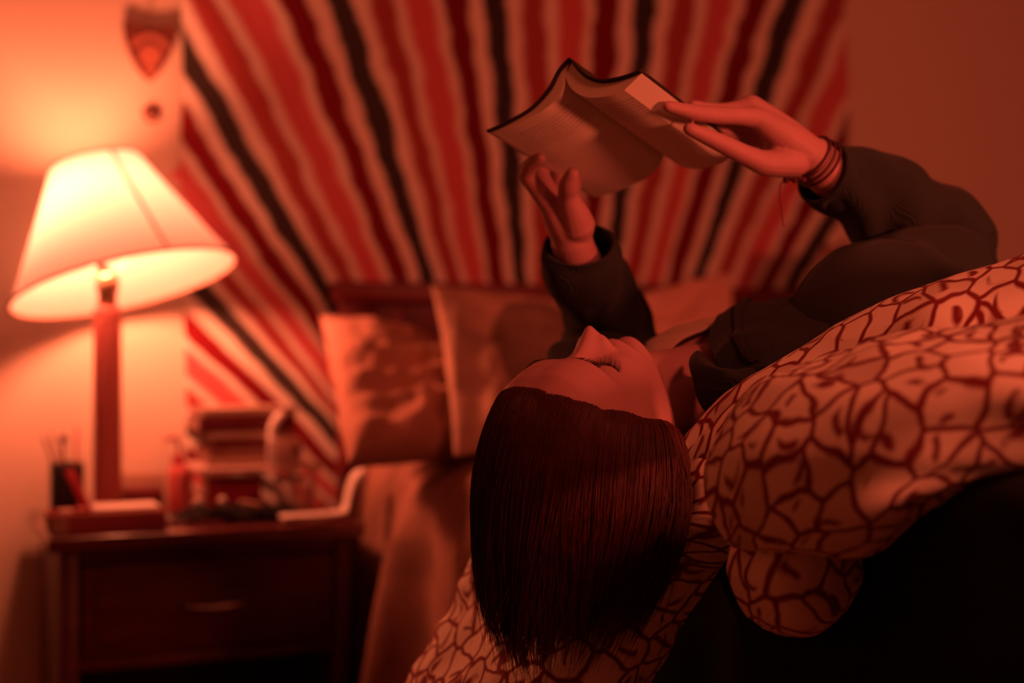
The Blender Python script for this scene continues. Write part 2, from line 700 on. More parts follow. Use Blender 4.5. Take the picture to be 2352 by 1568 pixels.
# ------------------------------------------------------------------ room
X0, X1, Y0, Y1, ZC = -1.6, 3.4, -4.4, 0.0, 2.5


def struct_box(name, lo, hi, m, bevel=0.0):
    return struct(MB().box(lo, hi, bevel).build(name, m, smooth=False))


struct_box('wall_back', (X0 - .1, 0, -.05), (X1 + .1, .1, ZC + .05), M['wall'])
struct_box('wall_left', (X0 - .1, Y0, 0), (X0, 0, ZC), M['wall'])
struct_box('wall_right', (X1, Y0, 0), (X1 + .1, 0, ZC), M['wall'])
struct_box('wall_front', (X0 - .1, Y0 - .1, 0), (X1 + .1, Y0, ZC), M['wall'])
struct_box('floor', (X0 - .1, Y0 - .1, -.1), (X1 + .1, 0, 0), M['floor'])
struct_box('ceiling', (X0 - .1, Y0 - .1, ZC), (X1 + .1, .0, ZC + .1), M['wall'])
struct_box('baseboard_back', (X0, -.015, 0), (X1, -.0, .09), M['trim'], .004)

# ------------------------------------------------------------------ tapestry on the back wall
tx0, tx1, tz0, tz1 = 0.515, 2.145, 0.45, 2.15
nu, nv = 260, 200
xs = np.linspace(tx0, tx1, nu)
zs = np.linspace(tz1, tz0, nv)
Xg, Zg = np.meshgrid(xs, zs, indexing='ij')
ax_, az_ = 1.366, 0.1728                         # the folds and stripes fan out of this point low behind the bed
s_ = (Xg - ax_) / np.maximum(Zg - az_, 0.05)
ks = np.array([-4.5, -2.6, -1.85, -1.36, -0.892, -0.6073, -0.3392, -0.1023, 0.1357, 0.3813, 0.6691, 1.0304, 1.5, 2.2, 3.0])
kp = np.array([-8, -7, -6, -5, -4, -3, -2, -1, 0, 1, 2, 3, 4, 5.5, 7.0])
ug = np.interp(s_, ks, kp)
fold = np.sin(ug * 2 * np.pi * 1.0 + 0.6) * 0.5 + np.sin(ug * 2 * np.pi * 2.3 + 2 * Zg) * 0.3 + np.sin(ug * 2 * np.pi * 0.47 + 1) * 0.5
amp = 0.003 + 0.012 * np.clip((Zg - 1.12) / 0.25, 0, 1)
Yg = -0.010 - amp * (fold + 1.3) * 0.6 + 0.002 * vnoise(np.stack([Xg * 14, Zg * 7, Zg * 0], -1))
edge = 0.004 * np.sin(Zg * 9) * (np.abs(Xg - ax_) / 0.8)
g = np.stack([Xg + edge - 0.012 * (Zg - 1.2) * ((Xg < ax_) * 2 - 1) * np.abs(Xg - ax_) / 0.8, Yg, Zg], -1)
mb = MB().grid(g, uv=np.stack([ug - 0.045, Zg], -1), flip=True)
tap = mb.build('striped_tapestry', M['tapestry'])
solid(tap, 0.002)
tag(tap, 'large striped red, tan and black wall hanging fanning out behind the bed', 'wall hanging')

# ------------------------------------------------------------------ wall ornaments
bc = PY(345, 122, -0.02)
bd = thing('shield_plaque', 'small dark shield-shaped badge hanging by a string on the wall above the lamp', 'badge', (bc[0], -0.012, bc[2]))


def shield(w, h, n=24):
    pts = []
    for i in range(n + 1):
        t = i / n
        x = -w + 2 * w * t
        pts.append((x, h * 0.50 + 0.06 * h * math.cos(x / w * math.pi) * -1 * 0.6))
    for i in range(1, n):
        t = i / n
        x = w * math.cos(t * math.pi * 0.5) ** 0.75
        pts.append((x, h * 0.5 - 0.98 * h * (t ** 0.95)))
    for i in range(n, 0, -1):
        t = i / n
        x = -w * math.cos(t * math.pi * 0.5) ** 0.75
        pts.append((x, h * 0.5 - 0.98 * h * (t ** 0.95)))
    return pts


def plate(pts, c, y0, y1, name, m, parent):
    n = len(pts)
    vs = [(c[0] + x, y0, c[2] + z) for x, z in pts] + [(c[0] + x, y1, c[2] + z) for x, z in pts]
    fs = [tuple(range(n)), tuple(range(2 * n - 1, n - 1, -1))] + [(i, (i + 1) % n, n + (i + 1) % n, n + i) for i in range(n)]
    return sharp(MB().add(vs, fs).build(name, m, parent))


plate(shield(0.052, 0.115), bc, -0.02, -0.006, 'backing', M['badgedark'], bd)


def arc_pts(r0, r1, a0, a1, cz, n=20):
    o = [(r1 * math.cos(a), cz + r1 * math.sin(a)) for a in np.linspace(a0, a1, n)]
    i = [(r0 * math.cos(a), cz + r0 * math.sin(a)) for a in np.linspace(a1, a0, n)]
    return o + i


plate(arc_pts(0.030, 0.042, 0.35, math.pi - 0.35, -0.002), bc, -0.024, -0.019, 'arched_band', M['badgelight'], bd)
plate(arc_pts(0.001, 0.022, 0, 2 * math.pi - 0.01, -0.004), bc, -0.025, -0.019, 'round_emblem', M['badgelight'], bd)
plate([(-.012, -.028), (.014, -.028), (.006, -.045), (-.004, -.045)], bc, -0.023, -0.019, 'lower_mark', M['badgelight'], bd)
MB().tube([(bc[0], -0.012, bc[2] + .055), (bc[0] + .004, -0.006, bc[2] + .12)], 0.0012, 8).build('hanging_string', M['string'], bd)

pc = PY(350, 260, -0.012)
pn = thing('round_pin', 'small round dark button pin on the wall below the shield badge', 'pin', (pc[0], -0.004, pc[2]))
MB().lathe([(0.002, 0), (.017, .0), (.0185, .003), (.016, .007), (.002, .009)], (pc[0], -0.002, pc[2]), axis=(0, -1, 0)).build('pin_face', M['badgedark'], pn)
MB().lathe([(0.001, 0), (.006, .0), (.005, .002), (.001, .003)], (pc[0] - .001, -0.010, pc[2] - .006), axis=(0, -1, 0)).build('pin_emblem', M['tan'], pn)
pc = PY(410, 402, -0.012)
o = MB().lathe([(0.001, 0), (.013, .0), (.014, .003), (.012, .005), (.001, .006)], (pc[0], -0.001, pc[2]), axis=(0, -1, 0)).build('wall_sticker', M['pink'])
tag(o, 'small pink round dot on the wall beside the tapestry edge, above the lampshade slope', 'sticker')

# ------------------------------------------------------------------ nightstand
NX0, NX1, NY0, NY1, NZ = 0.215, 0.768, -0.456, -0.028, 0.64
ns = thing('nightstand', 'dark cherry wood nightstand with one drawer and open shelf, left of the bed', 'nightstand', ((NX0 + NX1) / 2, (NY0 + NY1) / 2, 0))
MB().box((NX0, NY0, NZ - .026), (NX1, NY1, NZ), .004).build('tabletop', M['topwood'], ns)
bx0, bx1, by0 = NX0 + .022, NX1 - .022, NY0 + .022
for x in (bx0, bx1 - .03):
    MB().box((x, by0, 0.0), (x + .03, NY1, NZ - .026), .003).build('side_panel', M['darkwood'], ns)
MB().box((bx0 + .03, NY1 - .012, .06), (bx1 - .03, NY1 - .002, NZ - .026), .001).build('back_panel', M['darkwood'], ns)
MB().box((bx0 + .03, by0 + .003, NZ - .05), (bx1 - .03, by0 + .02, NZ - .026), .002).build('top_rail', M['darkwood'], ns)
MB().box((bx0 + .03, by0 + .003, NZ - .235), (bx1 - .03, NY1 - .012, NZ - .215), .002).build('drawer_shelf', M['darkwood'], ns)
MB().box((bx0 + .03, by0 + .003, .08), (bx1 - .03, NY1 - .012, .10), .002).build('bottom_shelf', M['darkwood'], ns)
dr = MB().box((bx0 + .034, by0 - .004, NZ - .212), (bx1 - .034, by0 + .018, NZ - .053), .004)
dr.box((bx0 + .06, by0 - .008, NZ - .192), (bx1 - .06, by0 - .002, NZ - .073), .005)
drw = dr.build('drawer', M['darkwood'], ns)
hc = (bx0 + bx1) / 2
MB().tube([(hc - .05, by0 - .006, NZ - .128), (hc - .046, by0 - .026, NZ - .131), (hc, by0 - .032, NZ - .133), (hc + .046, by0 - .026, NZ - .131), (hc + .05, by0 - .006, NZ - .128)], .0045, 12, smooth=24).build('handle', M['metal'], drw)


def at_table(px, py, h=0.0, z=NZ):
    """point on the tabletop seen at a pixel"""
    d = (CAM[2] - z) * FPX / (py - 784)
    p = P(px, py, d)
    p[2] = z + h
    return p


# ---- lamp
lc = np.array([0.340, -0.228, NZ])
lamp = thing('table_lamp', 'lit table lamp with crooked white shade standing on the nightstand', 'lamp', tuple(lc))
MB().lathe([(.001, 0), (.07, 0), (.072, .004), (.07, .014), (.03, .02), (.028, .026), (.001, .027)], lc + [0, 0, .0005]).build('base', M['lampwood'], lamp)
MB().lathe([(.0255, .02), (.0255, .03), (.0255, .2), (.0255, .385), (.023, .394), (.001, .395)], lc).build('column', M['lampwood'], lamp)
sock = MB().lathe([(.013, .388), (.017, .392), (.017, .42), (.021, .424), (.021, .45), (.012, .456), (.001, .457)], lc).build('socket', M['lampmetal'], lamp)
sc_c = C((287 - 1176) / FPX * 2.64, 2.64, CAM[2] + (784 - 652) / FPX * 2.64)      # centre of lower rim
tilt = unit(RIGHT * -0.275 + FWD * -0.135 * 0 + UP * 0.97)
tilt = unit(tilt + FWD * 0.115)
Rb, Rt, Hs = 0.207, 0.083, 0.235
sa = unit(np.cross(tilt, FWD))
sb = np.cross(tilt, sa)
prof = [(Rb, 0), (Rb - .028, .05), (Rb - .06, .11), (Rb - .092, .17), (Rt, Hs)]
pr = crom(np.array(prof), 24)
shd = MB()
th = np.linspace(0, 2 * np.pi, 96, endpoint=False)
gg = np.array([[sc_c + tilt * h + r * (math.cos(t) * sa + math.sin(t) * sb) for t in th] for r, h in pr])
shd.grid(gg, wrap_v=True)
shade = shd.build('lamp_shade', M['shade'], lamp)
for r, h, nm in ((Rb, 0, 'lower_rim'), (Rt, Hs, 'upper_rim')):
    ring = [sc_c + tilt * h + (r + .001) * (math.cos(t) * sa + math.sin(t) * sb) for t in np.linspace(0, 2 * np.pi, 97)]
    MB().tube(ring, 0.0030 if h == 0 else .0022, 8, cap=False).build(nm, M['rim'], shade)
# seam of the shade cloth
sm_t = math.atan2(np.dot(P(435, 578, 2.42) - sc_c, sb), np.dot(P(435, 578, 2.42) - sc_c, sa))
seam = [sc_c + tilt * h + (r + .0015) * (math.cos(sm_t) * sa + math.sin(sm_t) * sb) for r, h in pr]
MB().tube(seam, 0.0026, 8).build('seam', M['rim'], shade)
bulb_c = lc + np.array([-.018, 0, .552]) 
MB().tube([lc + [0, 0, .455], lc + [-.014, 0, .476]], .010, 12).build('bulb_cap', M['metal'], lamp)
MB().ball(bulb_c, 0.030, 16, (1, 1, 2.7)).build('bulb', M['bulb'], lamp)
# harp holding the shade
for sgn in (-1, 1):
    pts = [lc + [0, 0, .445], lc + RIGHT * .035 * sgn + [0, 0, .48], lc + RIGHT * .045 * sgn + [0, 0, .56], sc_c + tilt * (Hs - .03)]
    MB().tube(pts, .0018, 8, smooth=20).build('harp', M['metal'], lamp)

# ---- pencil cup
c = at_table(153, 1182)
cup = thing('pencil_cup', 'square black pencil cup holding pens, left end of the nightstand', 'pencil cup', tuple(c))
yaw = Matrix.Rotation(-TH * .3, 4, 'Z')
wcup = 0.029
for nm_, lo, hi in (('wall', (-wcup, -wcup, .0), (-wcup + .003, wcup, .10)), ('wall', (wcup - .003, -wcup, .0), (wcup, wcup, .10)), ('wall', (-wcup, -wcup, .0), (wcup, -wcup + .003, .10)), ('wall', (-wcup, wcup - .003, .0), (wcup, wcup, .10))):
    pass
cm = MB()
for lo, hi in (((-wcup, -wcup, .0), (-wcup + .003, wcup, .10)), ((wcup - .003, -wcup, .0), (wcup, wcup, .10)), ((-wcup, -wcup, .0), (wcup, -wcup + .003, .10)), ((-wcup, wcup - .003, .0), (wcup, wcup, .10)), ((-wcup, -wcup, 0), (wcup, wcup, .004))):
    cm.box(np.array(lo) + c, np.array(hi) + c, .001)
cm.build('cup_body', M['black'], cup)
pens = [((0.012, 0.0), (-.045, -.01), .155, 'tan', 'slim tan pencil leaning left in the black cup'),
        ((-.008, 0.0), (-.005, .01), .148, 'maroon', 'dark marker with a ball top standing in the black cup'),
        ((0.018, 0.01), (.020, .014), .165, 'pink', 'thin pink pen upright at the right side of the cup'),
        ((0.02, -.005), (-.030, .008), .160, 'tan', 'second thin stick leaning left behind the pencil in the cup')]
for (a, b_, h, mm, lb) in pens:
    p0 = c + np.array([a[0], a[1], .006])
    p1 = c + np.array([b_[0], b_[1], h])
    q = MB().tube([p0, p0 + (p1 - p0) * .93, p1], [.003, .003, .0015], 10)
    if 'ball' in lb:
        q.ball(p1 - np.array([0, 0, .004]), .008, 10)
    tag(q.build('pen', M[mm]), lb, 'pen', 'pens in the black cup')

# ---- maroon folded strip leaning beside the cup
q = c + FWD * -.045 + RIGHT * .01
o = MB().box((-.006, -.0015, 0), (.010, .0015, .098), .001, mat=Matrix.Translation(q + RIGHT * .048 + UP * .001) @ Matrix.Rotation(-.42, 4, 'Y')).build('bookmark_strip', M['pinkdark'])
tag(o, 'dark red strip leaning against the front of the black pencil cup', 'bookmark')

# ---- pink tray box in front
a = at_table(122, 1222)
b = at_table(345, 1212)
tr = thing('pink_box', 'low dusty pink card tray at the front left of the nightstand', 'tray', ((a[0] + b[0]) / 2, -.385, NZ))
bxl, bxr, byf, byb = NX0 + .006, NX0 + .20, -.435, -.335
t_ = MB()
t_.box((bxl, byf, NZ + .0005), (bxr, byf + .004, NZ + .036), .001)
t_.box((bxl, byb - .004, NZ + .0005), (bxr, byb, NZ + .036), .001)
t_.box((bxl, byf, NZ + .0005), (bxl + .004, byb, NZ + .036), .001)
t_.box((bxr - .004, byf, NZ + .0005), (bxr, byb, NZ + .036), .001)
t_.box((bxl, byf, NZ + .0005), (bxr, byb, NZ + .004), .001)
t_.build('tray_body', M['pinkbox'], tr)
MB().box((bxl + .002, byf - .0015, NZ + .004), (bxl + .028, byf, NZ + .030), .0005).build('label_patch', M['tan'], tr)
tag(MB().box((bxl + .075, byf + .012, NZ + .0045), (bxr - .008, byb - .012, NZ + .044), .004).build('tissue_packet', M['white']), 'pale tissue packet lying in the pink tray', 'packet')
for i, (dx, dy, lb) in enumerate(((.02, .03, 'small round pale tin lying in the pink tray nearest its left end'), (.048, .05, 'small round tin beside the tissue packet in the pink tray'))):
    tag(MB().lathe([(.001, 0), (.012, 0), (.013, .004), (.013, .034), (.011, .037), (.001, .038)], (bxl + dx + .006, byf + dy, NZ + .0045)).build('small_tin', M[('tan', 'pinkbox')[i]]), lb, 'tin', 'tins in the pink tray')

# ---- boxes behind
p = PY(325, 1145, -.10)
tag(MB().box((p[0] - .034, -.13, NZ + .0005), (p[0] + .036, -.07, NZ + .042), .002).build('maroon_box', M['maroon']), 'small dark maroon box behind the tray, right of the lamp column', 'box')
tag(MB().box((p[0] - .046, -.062, NZ + .0005), (p[0] + .052, -.03, NZ + .070), .003).build('pale_box', M['tan']), 'pale orange-lit box against the wall behind the maroon box', 'box')

# ---- pump bottle
c = np.array([0, 0, 0.]) + PY(410, 1150, -.17)
c[2] = NZ
pb = thing('pump_bottle', 'pink pump bottle standing left of the book stack', 'bottle', tuple(c))
MB().lathe([(.001, .0005), (.019, .0005), (.021, .006), (.021, .075), (.018, .088), (.010, .094), (.001, .095)], c).build('bottle_body', M['pink'], pb)
MB().lathe([(.012, .09), (.013, .092), (.013, .108), (.006, .112), (.001, .113)], c).build('collar', M['pinkdark'], pb)
MB().tube([c + [0, 0, .11], c + [0, 0, .138], c + [-.004, -.003, .144], c + [-.028, -.01, .142]], [.0035, .0035, .0045, .003], 10).build('pump_head', M['pinkdark'], pb)

# ---- riser shelf with books
rl, rr = PY(443, 1080, -.23)[0], PY(727, 1075, -.23)[0]
rz = NZ + .092
rs = thing('acrylic_riser', 'small pale desktop riser carrying the stack of books', 'riser', ((rl + rr) / 2, -.18, NZ))
MB().box((rl, -.27, rz - .011), (rr, -.10, rz), .003).build('shelf_top', M['acrylic'], rs)
for x in (rl + .012, rr - .020):
    for y in (-.262, -.115):
        MB().box((x, y, NZ + .0005), (x + .008, y + .008, rz - .011), .001).build('leg', M['acrylic'], rs)
stack = [(-.006, .152, .018, 'tan', 'pale flat book at the bottom of the stack on the riser', .0),
         (-.003, .158, .016, 'paper', 'cream-edged book second from the bottom of the riser stack', .01),
         (.004, .150, .015, 'maroon', 'brown-covered book in the middle of the riser stack', -.01),
         (-.002, .160, .014, 'tan', 'thin pale book just under the thick maroon book', .02),
         (-.008, .185, .030, 'maroon', 'thick dark maroon book near the top of the riser stack', .015),
         (.000, .180, .014, 'tan', 'light-covered book lying on top of the riser stack', -.03)]
z = rz + .0006
xm = (rl + rr) / 2 - .012
for i, (dx, wd, hh, mm, lb, rot) in enumerate(stack):
    bk = thing('book', lb, 'book', (xm + dx, -.18, z), 'books stacked on the riser')
    R4 = Matrix.Translation((xm + dx, -.18, z)) @ Matrix.Rotation(rot, 4, 'Z')
    wd2 = wd / 2
    cov = MB().box((-wd2, -.066, 0), (wd2, .062, .002), .0005, mat=R4)
    cov.box((-wd2, -.066, hh - .002), (wd2, .062, hh), .0005, mat=R4)
    if i != 1:
        cov.box((-wd2, -.066, 0), (wd2, -.0625, hh), .0005, mat=R4)
    else:
        cov.box((-wd2, .059, 0), (wd2, .063, hh), .0005, mat=R4)
    cov.build('cover', M[mm if mm != 'paper' else 'pinkbox'], bk)
    MB().box((-wd2 + .003, -.0622, .002), (wd2 - .003, .059, hh - .002), .0003, mat=R4).build('pages', M['paper'], bk)
    z += hh + .0006
# ---- white curved-neck bottle on the riser front
c = PY(655, 1066, -.254)
c[2] = rz + .0006
wb = thing('nozzle_bottle', 'white bottle with curved bright nozzle in front of the stacked books', 'bottle', tuple(c))
MB().box(c + [-.034, -.010, 0], c + [.032, .012, .052], .008, seg=3).build('bottle_body', M['acrylic'], wb)
MB().box(c + [.012, -.0125, .022], c + [.030, -.0098, .034], .0008).build('label_patch', M['maroon'], wb)
MB().box(c + [-.036, -.0125, .0], c + [-.018, -.0085, .052], .003).build('side_grip', M['white'], wb)
MB().tube([c + [-.027, 0, .05], c + [-.025, 0, .072], c + [-.016, 0, .088], c + [-.008, 0, .096]], [.008, .008, .0085, .008], 14, smooth=16).build('nozzle', M['white'], wb)
# ---- under the riser
tag(MB().box((rl + .035, -.20, NZ + .0005), (rl + .14, -.125, NZ + .066), .003).build('red_box', M['pinkdark']), 'deep red box tucked under the riser shelf', 'box')
c = PY(665, 1160, -.30)
c[2] = NZ
gl = MB()
ro = crom(np.array([(.024, .001), (.026, .01), (.028, .04), (.030, .074)]), 12)
ri = crom(np.array([(.028, .074), (.026, .04), (.024, .012), (.002, .010)]), 12)
gl.lathe([(.001, .001)] + [tuple(x) for x in ro] + [tuple(x) for x in ri], c, cap=True)
tag(gl.build('glass_tumbler', M['glass']), 'clear glass tumbler standing in front of the riser', 'glass')
c = PY(728, 1150, -.27)
c[2] = NZ
tag(MB().lathe([(.001, .0005), (.009, .0005), (.012, .006), (.010, .02), (.004, .026), (.001, .027)], c).build('pink_trinket', M['pink']), 'small pink trinket beside the glass tumbler', 'trinket')


# ---- black cable tangle and pouch
def rnd_loop(c, rx, ry, n, z, seed):
    r = np.random.default_rng(seed)
    pts = []
    for i in range(n):
        t = i * 1.25
        pts.append(c + np.array([rx * math.cos(t) * (0.7 + .3 * r.random()), ry * math.sin(t) * (0.7 + .3 * r.random()), z + .003 * r.random() + .0012 * i]))
    return crom(np.array(pts), n * 10)


c = PY(400, 1190, -.36)
c[2] = NZ
tag(MB().tube(rnd_loop(c, .055, .035, 9, .006, 3), .0028, 8).build('cable', M['black']), 'black cable coiled at the front middle of the nightstand', 'cable')
c2 = PY(545, 1170, -.34)
c2[2] = NZ
pg = []
for i in range(40):
    row = []
    for j in range(24):
        u, v = i / 39 * 2 - 1, j / 23 * 2 - 1
        rr_ = max(0, 1 - u ** 4) * max(0, 1 - v ** 4)
        row.append([c2[0] + u * .115, c2[1] + v * .040, NZ + .001 + .022 * rr_ ** .5 * (1 + .35 * float(np.sin(u * 7 + v * 3)) + .2 * math.sin(v * 9 - u * 4))])
    pg.append(row)
pg = np.array(pg)
pm = MB().grid(pg, flip=False)
o = pm.build('black_pouch', M['blackcloth'])
solid(o, .002)
tag(o, 'crumpled black cloth pouch lying in front of the books', 'pouch')
ear = [(385, 1180, 'small pale round earbud at the left end of the black pouch'), (455, 1150, 'pale bead on the black pouch nearest the pump bottle'), (510, 1150, 'pale bead in the middle of the black pouch')]
for k, (x, y, lb) in enumerate(ear):
    q = PY(x, y, -.385 if k == 0 else -.33)
    q[2] = NZ + (.013 if k == 0 else .037)
    tag(MB().ball(q, .008, 10).build('bead', M['white']), lb, 'bead', 'pale beads around the black pouch')
q0, q1 = PY(555, 1145, -.37), PY(595, 1165, -.37)
q0[2] = NZ + .036
q1[2] = NZ + .030
tag(MB().tube([q0, q1], .005, 10).build('lip_balm', M['tan']), 'small lip balm tube lying on the right part of the black pouch', 'lip balm')
c = at_table(470, 1205, .0006)
tag(MB().box(c + [-.06, -.012, 0], c + [.035, .016, .006], .002).build('notepad', M['maroon']), 'thin dark notepad at the very front edge of the nightstand', 'notepad')

# ---- white curved stand at the right front
c = PY(778, 1180, -.405)
wsx = NX1 - .118
prof2 = crom(np.array([(-.100, .004), (-.05, .0045), (.0, .006), (.018, .012), (.024, .035), (.034, .062), (.052, .080)]), 30)
ww = MB()
g = []
for k, (x, z_) in enumerate(prof2):
    th_ = .006 if k < 14 else .006 + .012 * math.sin(min(1, (k - 14) / 14) * math.pi * .85)
    row = []
    for j in range(12):
        a_ = j / 12 * 2 * math.pi
        row.append([wsx + .075 + x, -.405 + math.cos(a_) * .020, NZ + .006 + z_ + math.sin(a_) * th_])
    g.append(row)
ww.grid(np.array(g), wrap_v=True)
ww.f.append(tuple(range(12))[::-1])
ww.f.append(tuple(range(29 * 12, 30 * 12)))
tag(ww.build('charging_stand', M['white']), 'white curved stand with upright back at the right end of the nightstand', 'stand')

# ------------------------------------------------------------------ bed
BX0, BX1, BY0, BY1, BZ = 0.86, 2.12, -2.08, -0.10, 0.70
bed = thing('bed', 'dark wood bed with panelled headboard and dark sheet', 'bed', ((BX0 + BX1) / 2, -1.0, 0))
hb = MB().box((BX0 - .03, -.095, .0), (BX0 + .04, -.048, 1.06), .004)
hbl = hb.build('headboard_post', M['headwood'], bed)
MB().box((BX1 - .04, -.095, .0), (BX1 + .03, -.048, 1.06), .004).build('headboard_post', M['headwood'], bed)
MB().box((BX0 - .045, -.11, 1.052), (BX1 + .045, -.042, 1.095), .006).build('headboard_cap', M['headwood'], bed)
MB().box((BX0 + .04, -.085, .86), (BX1 - .04, -.055, 1.055), .003).box((BX0 + .04, -.09, .40), (BX1 - .04, -.052, .86), .003).build('headboard_panel', M['headwood'], bed)
for k in range(3):
    xa = BX0 + .10 + k * .36
    MB().box((xa, -.093, .80), (xa + .012, -.084, 1.05), .002).build('moulding', M['headwood'], bed)
MB().box((BX0 + .01, BY0 - .01, .22), (BX0 + .035, BY1 + .01, .36), .004).build('side_rail', M['headwood'], bed)
MB().box((BX1 - .035, BY0 - .01, .22), (BX1 - .01, BY1 + .01, .36), .004).build('side_rail', M['headwood'], bed)
MB().box((BX0 + .01, BY0 - .03, .22), (BX1 - .01, BY0 - .01, .40), .004).build('foot_rail', M['headwood'], bed)
for x in (BX0 + .01, BX1 - .06):
    MB().box((x, BY0 - .03, 0), (x + .05, BY0 + .02, .40), .003).build('leg', M['headwood'], bed)
MB().box((BX0 + .035, BY0, .34), (BX1 - .035, BY1, .46), .01).build('box_spring', M['mattress'], bed)
mt = MB().box((BX0, BY0 + .01, .46), (BX1, BY1 + .0, BZ), .05, seg=5).build('mattress', M['mattress'], bed)
# dark fitted sheet over mattress: a slightly larger skin
MB().box((BX0 - .004, BY0 + .006, .50), (BX1 + .004, BY1 + .003, BZ + .004), .05, seg=5).build('fitted_sheet', M['sheetdark'], bed)

# brown blanket over the head end, hanging down the left side
nu, nv = 150, 150
ys = np.linspace(-.16, -1.22, nv)
path = [(1.14, .714), (1.12, .718), (1.06, .728), (.98, .735), (.89, .737), (.848, .715), (.832, .66), (.825, .56), (.822, .44), (.82, .30), (.82, .17)]
pp = crom(np.array(path), nu)
g = np.zeros((nu, nv, 3))
for i, (x, z_) in enumerate(pp):
    drop = np.clip((.71 - z_) / .5, 0, 1)
    on = 1.0 if x > .88 else 0
    wav = np.sin(ys * 21 + .5) + .6 * np.sin(ys * 43 + 1.2) + .35 * np.sin(ys * 9)
    near = .25 + .75 * np.clip((-.46 - ys) / .10, 0, 1)
    g[i, :, 0] = x - near * (.006 + .034 * drop ** .7) * (wav + 1.2) * (0 if x > .92 else 1) * min(1, drop * 5 + .1)
    g[i, :, 1] = ys + .03 * drop * np.sin(ys * 21 + 2) - drop * .03
    g[i, :, 2] = z_ + .010 * vnoise(np.stack([np.full(nv, x * 7), ys * 5, ys * 0 + 2.2], -1)) * (1 if x > .84 else .3) + .008 * on
    g[i, :, 2] += (1 - drop) * .018 * np.exp(-((ys + .75) / .12) ** 2) + (1 - drop) * .018 * np.exp(-((ys + .42) / .07) ** 2)
mb = MB().grid(g)
o = mb.build('brown_blanket', M['brownblanket'])
solid(o, .006)
tag(o, 'brown woven blanket spread over the mattress and hanging down beside the nightstand', 'blanket')


# ------------------------------------------------------------------ pillows
def pillow(name, corners, thick, m, label, seed=0, wr=.006, wdir=None, wfreq=9, cat='pillow', seam=True, floorz=BZ + .062):
    """corners tl, tr, br, bl as room points; thickness added along the normal"""
    tl, tr_, br, bl = [np.asarray(c_, float) for c_ in corners]
    n = 70
    u = np.linspace(-1, 1, n)
    U_, V_ = np.meshgrid(u, u, indexing='ij')
    pin = 1 - .05 * (1 - V_ ** 2) * 1
    a_ = (U_ * (1 - .055 * (1 - V_ ** 2)) + 1) / 2
    b__ = (V_ * (1 - .055 * (1 - U_ ** 2)) + 1) / 2
    base = (tl * ((1 - a_) * (1 - b__))[..., None] + tr_ * (a_ * (1 - b__))[..., None] + br * (a_ * b__)[..., None] + bl * ((1 - a_) * b__)[..., None])
    nrm = unit(np.cross(tr_ - tl, bl - tl))
    h = np.clip((1 - U_ ** 2) * (1 - V_ ** 2), 0, 1) ** .42
    mbp = MB()
    s1 = np.stack([U_ * 2.2 + seed, V_ * 2.2, U_ * 0 + seed * 3], -1)
    for sg in (1, -1):
        nz_ = vnoise(s1 * 1.3 + sg) * .5 + vnoise(s1 * 2.9 + sg * 3) * .25
        wrk = 0
        if wdir is not None:
            q_ = U_ * wdir[0] + V_ * wdir[1]
            wrk = np.abs(np.sin(q_ * wfreq + .45 * nz_ + seed)) * -1 * np.exp(-((V_ - .1) / .8) ** 2)
        off = h * (thick * (1 + .25 * nz_)) + h * wr * (wrk * 2.2 + nz_ * 2)
        g_ = base + nrm * (sg * off)[..., None]
        g_[..., 2] = np.maximum(g_[..., 2], floorz)
        mbp.grid(g_, uv=np.stack([U_, V_], -1), flip=(sg > 0))
    o_ = mbp.build(name, m)
    bm_ = bmesh.new()
    bm_.from_mesh(o_.data)
    bmesh.ops.remove_doubles(bm_, verts=bm_.verts, dist=.0008)
    bm_.to_mesh(o_.data)
    bm_.free()
    return tag(o_, label, cat)


pillow('brown_pillow', [P(735, 728, 2.80), P(1110, 850, 2.90), P(1150, 1045, 2.55), P(800, 1068, 2.30)], .085, M['pillowbrown'],
       'creased brown pillow slumped against the left end of the headboard', 2, wr=.013, wdir=(-.12, 1), wfreq=9)
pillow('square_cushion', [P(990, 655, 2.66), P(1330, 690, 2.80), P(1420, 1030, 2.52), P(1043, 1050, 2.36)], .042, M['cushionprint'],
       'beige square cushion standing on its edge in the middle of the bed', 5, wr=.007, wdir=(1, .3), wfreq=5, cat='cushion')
pillow('pale_pillow', [P(1400, 700, 2.86), P(1680, 628, 3.05), P(1700, 800, 2.85), P(1420, 860, 2.70)], .05, M['pillowpink'],
       'pale pink pillow behind the left raised forearm, against the headboard', 8, wr=.008, wdir=(1, .2), wfreq=4)
pillow('dusky_pillow', [P(1890, 560, 3.10), P(2120, 560, 3.2), P(2120, 900, 2.95), P(1840, 860, 2.90)], .05, M['pillowdark'],
       'dusky brown pillow propped at the right end of the headboard, behind the bent arm', 12, wr=.006)
pillow('small_dark_pillow', [P(1700, 690, 3.12), P(1850, 665, 3.2), P(1860, 850, 3.0), P(1700, 860, 2.98)], .04, M['maroon'],
       'dark red pillow in the gap between the pale pillow and the dusky pillow', 15, wr=.006)


# ------------------------------------------------------------------ printed comforter
def uvs_of(g):
    du = np.linalg.norm(np.diff(g, axis=0), axis=-1)
    dv = np.linalg.norm(np.diff(g, axis=1), axis=-1)
    u = np.concatenate([np.zeros((1, g.shape[1])), np.cumsum(du, 0)])
    v = np.concatenate([np.zeros((g.shape[0], 1)), np.cumsum(dv, 1)], 1)
    um = u.mean(1, keepdims=True) * .5 + u * .5
    vm = v.mean(0, keepdims=True) * .5 + v * .5
    return np.stack([um, vm], -1)


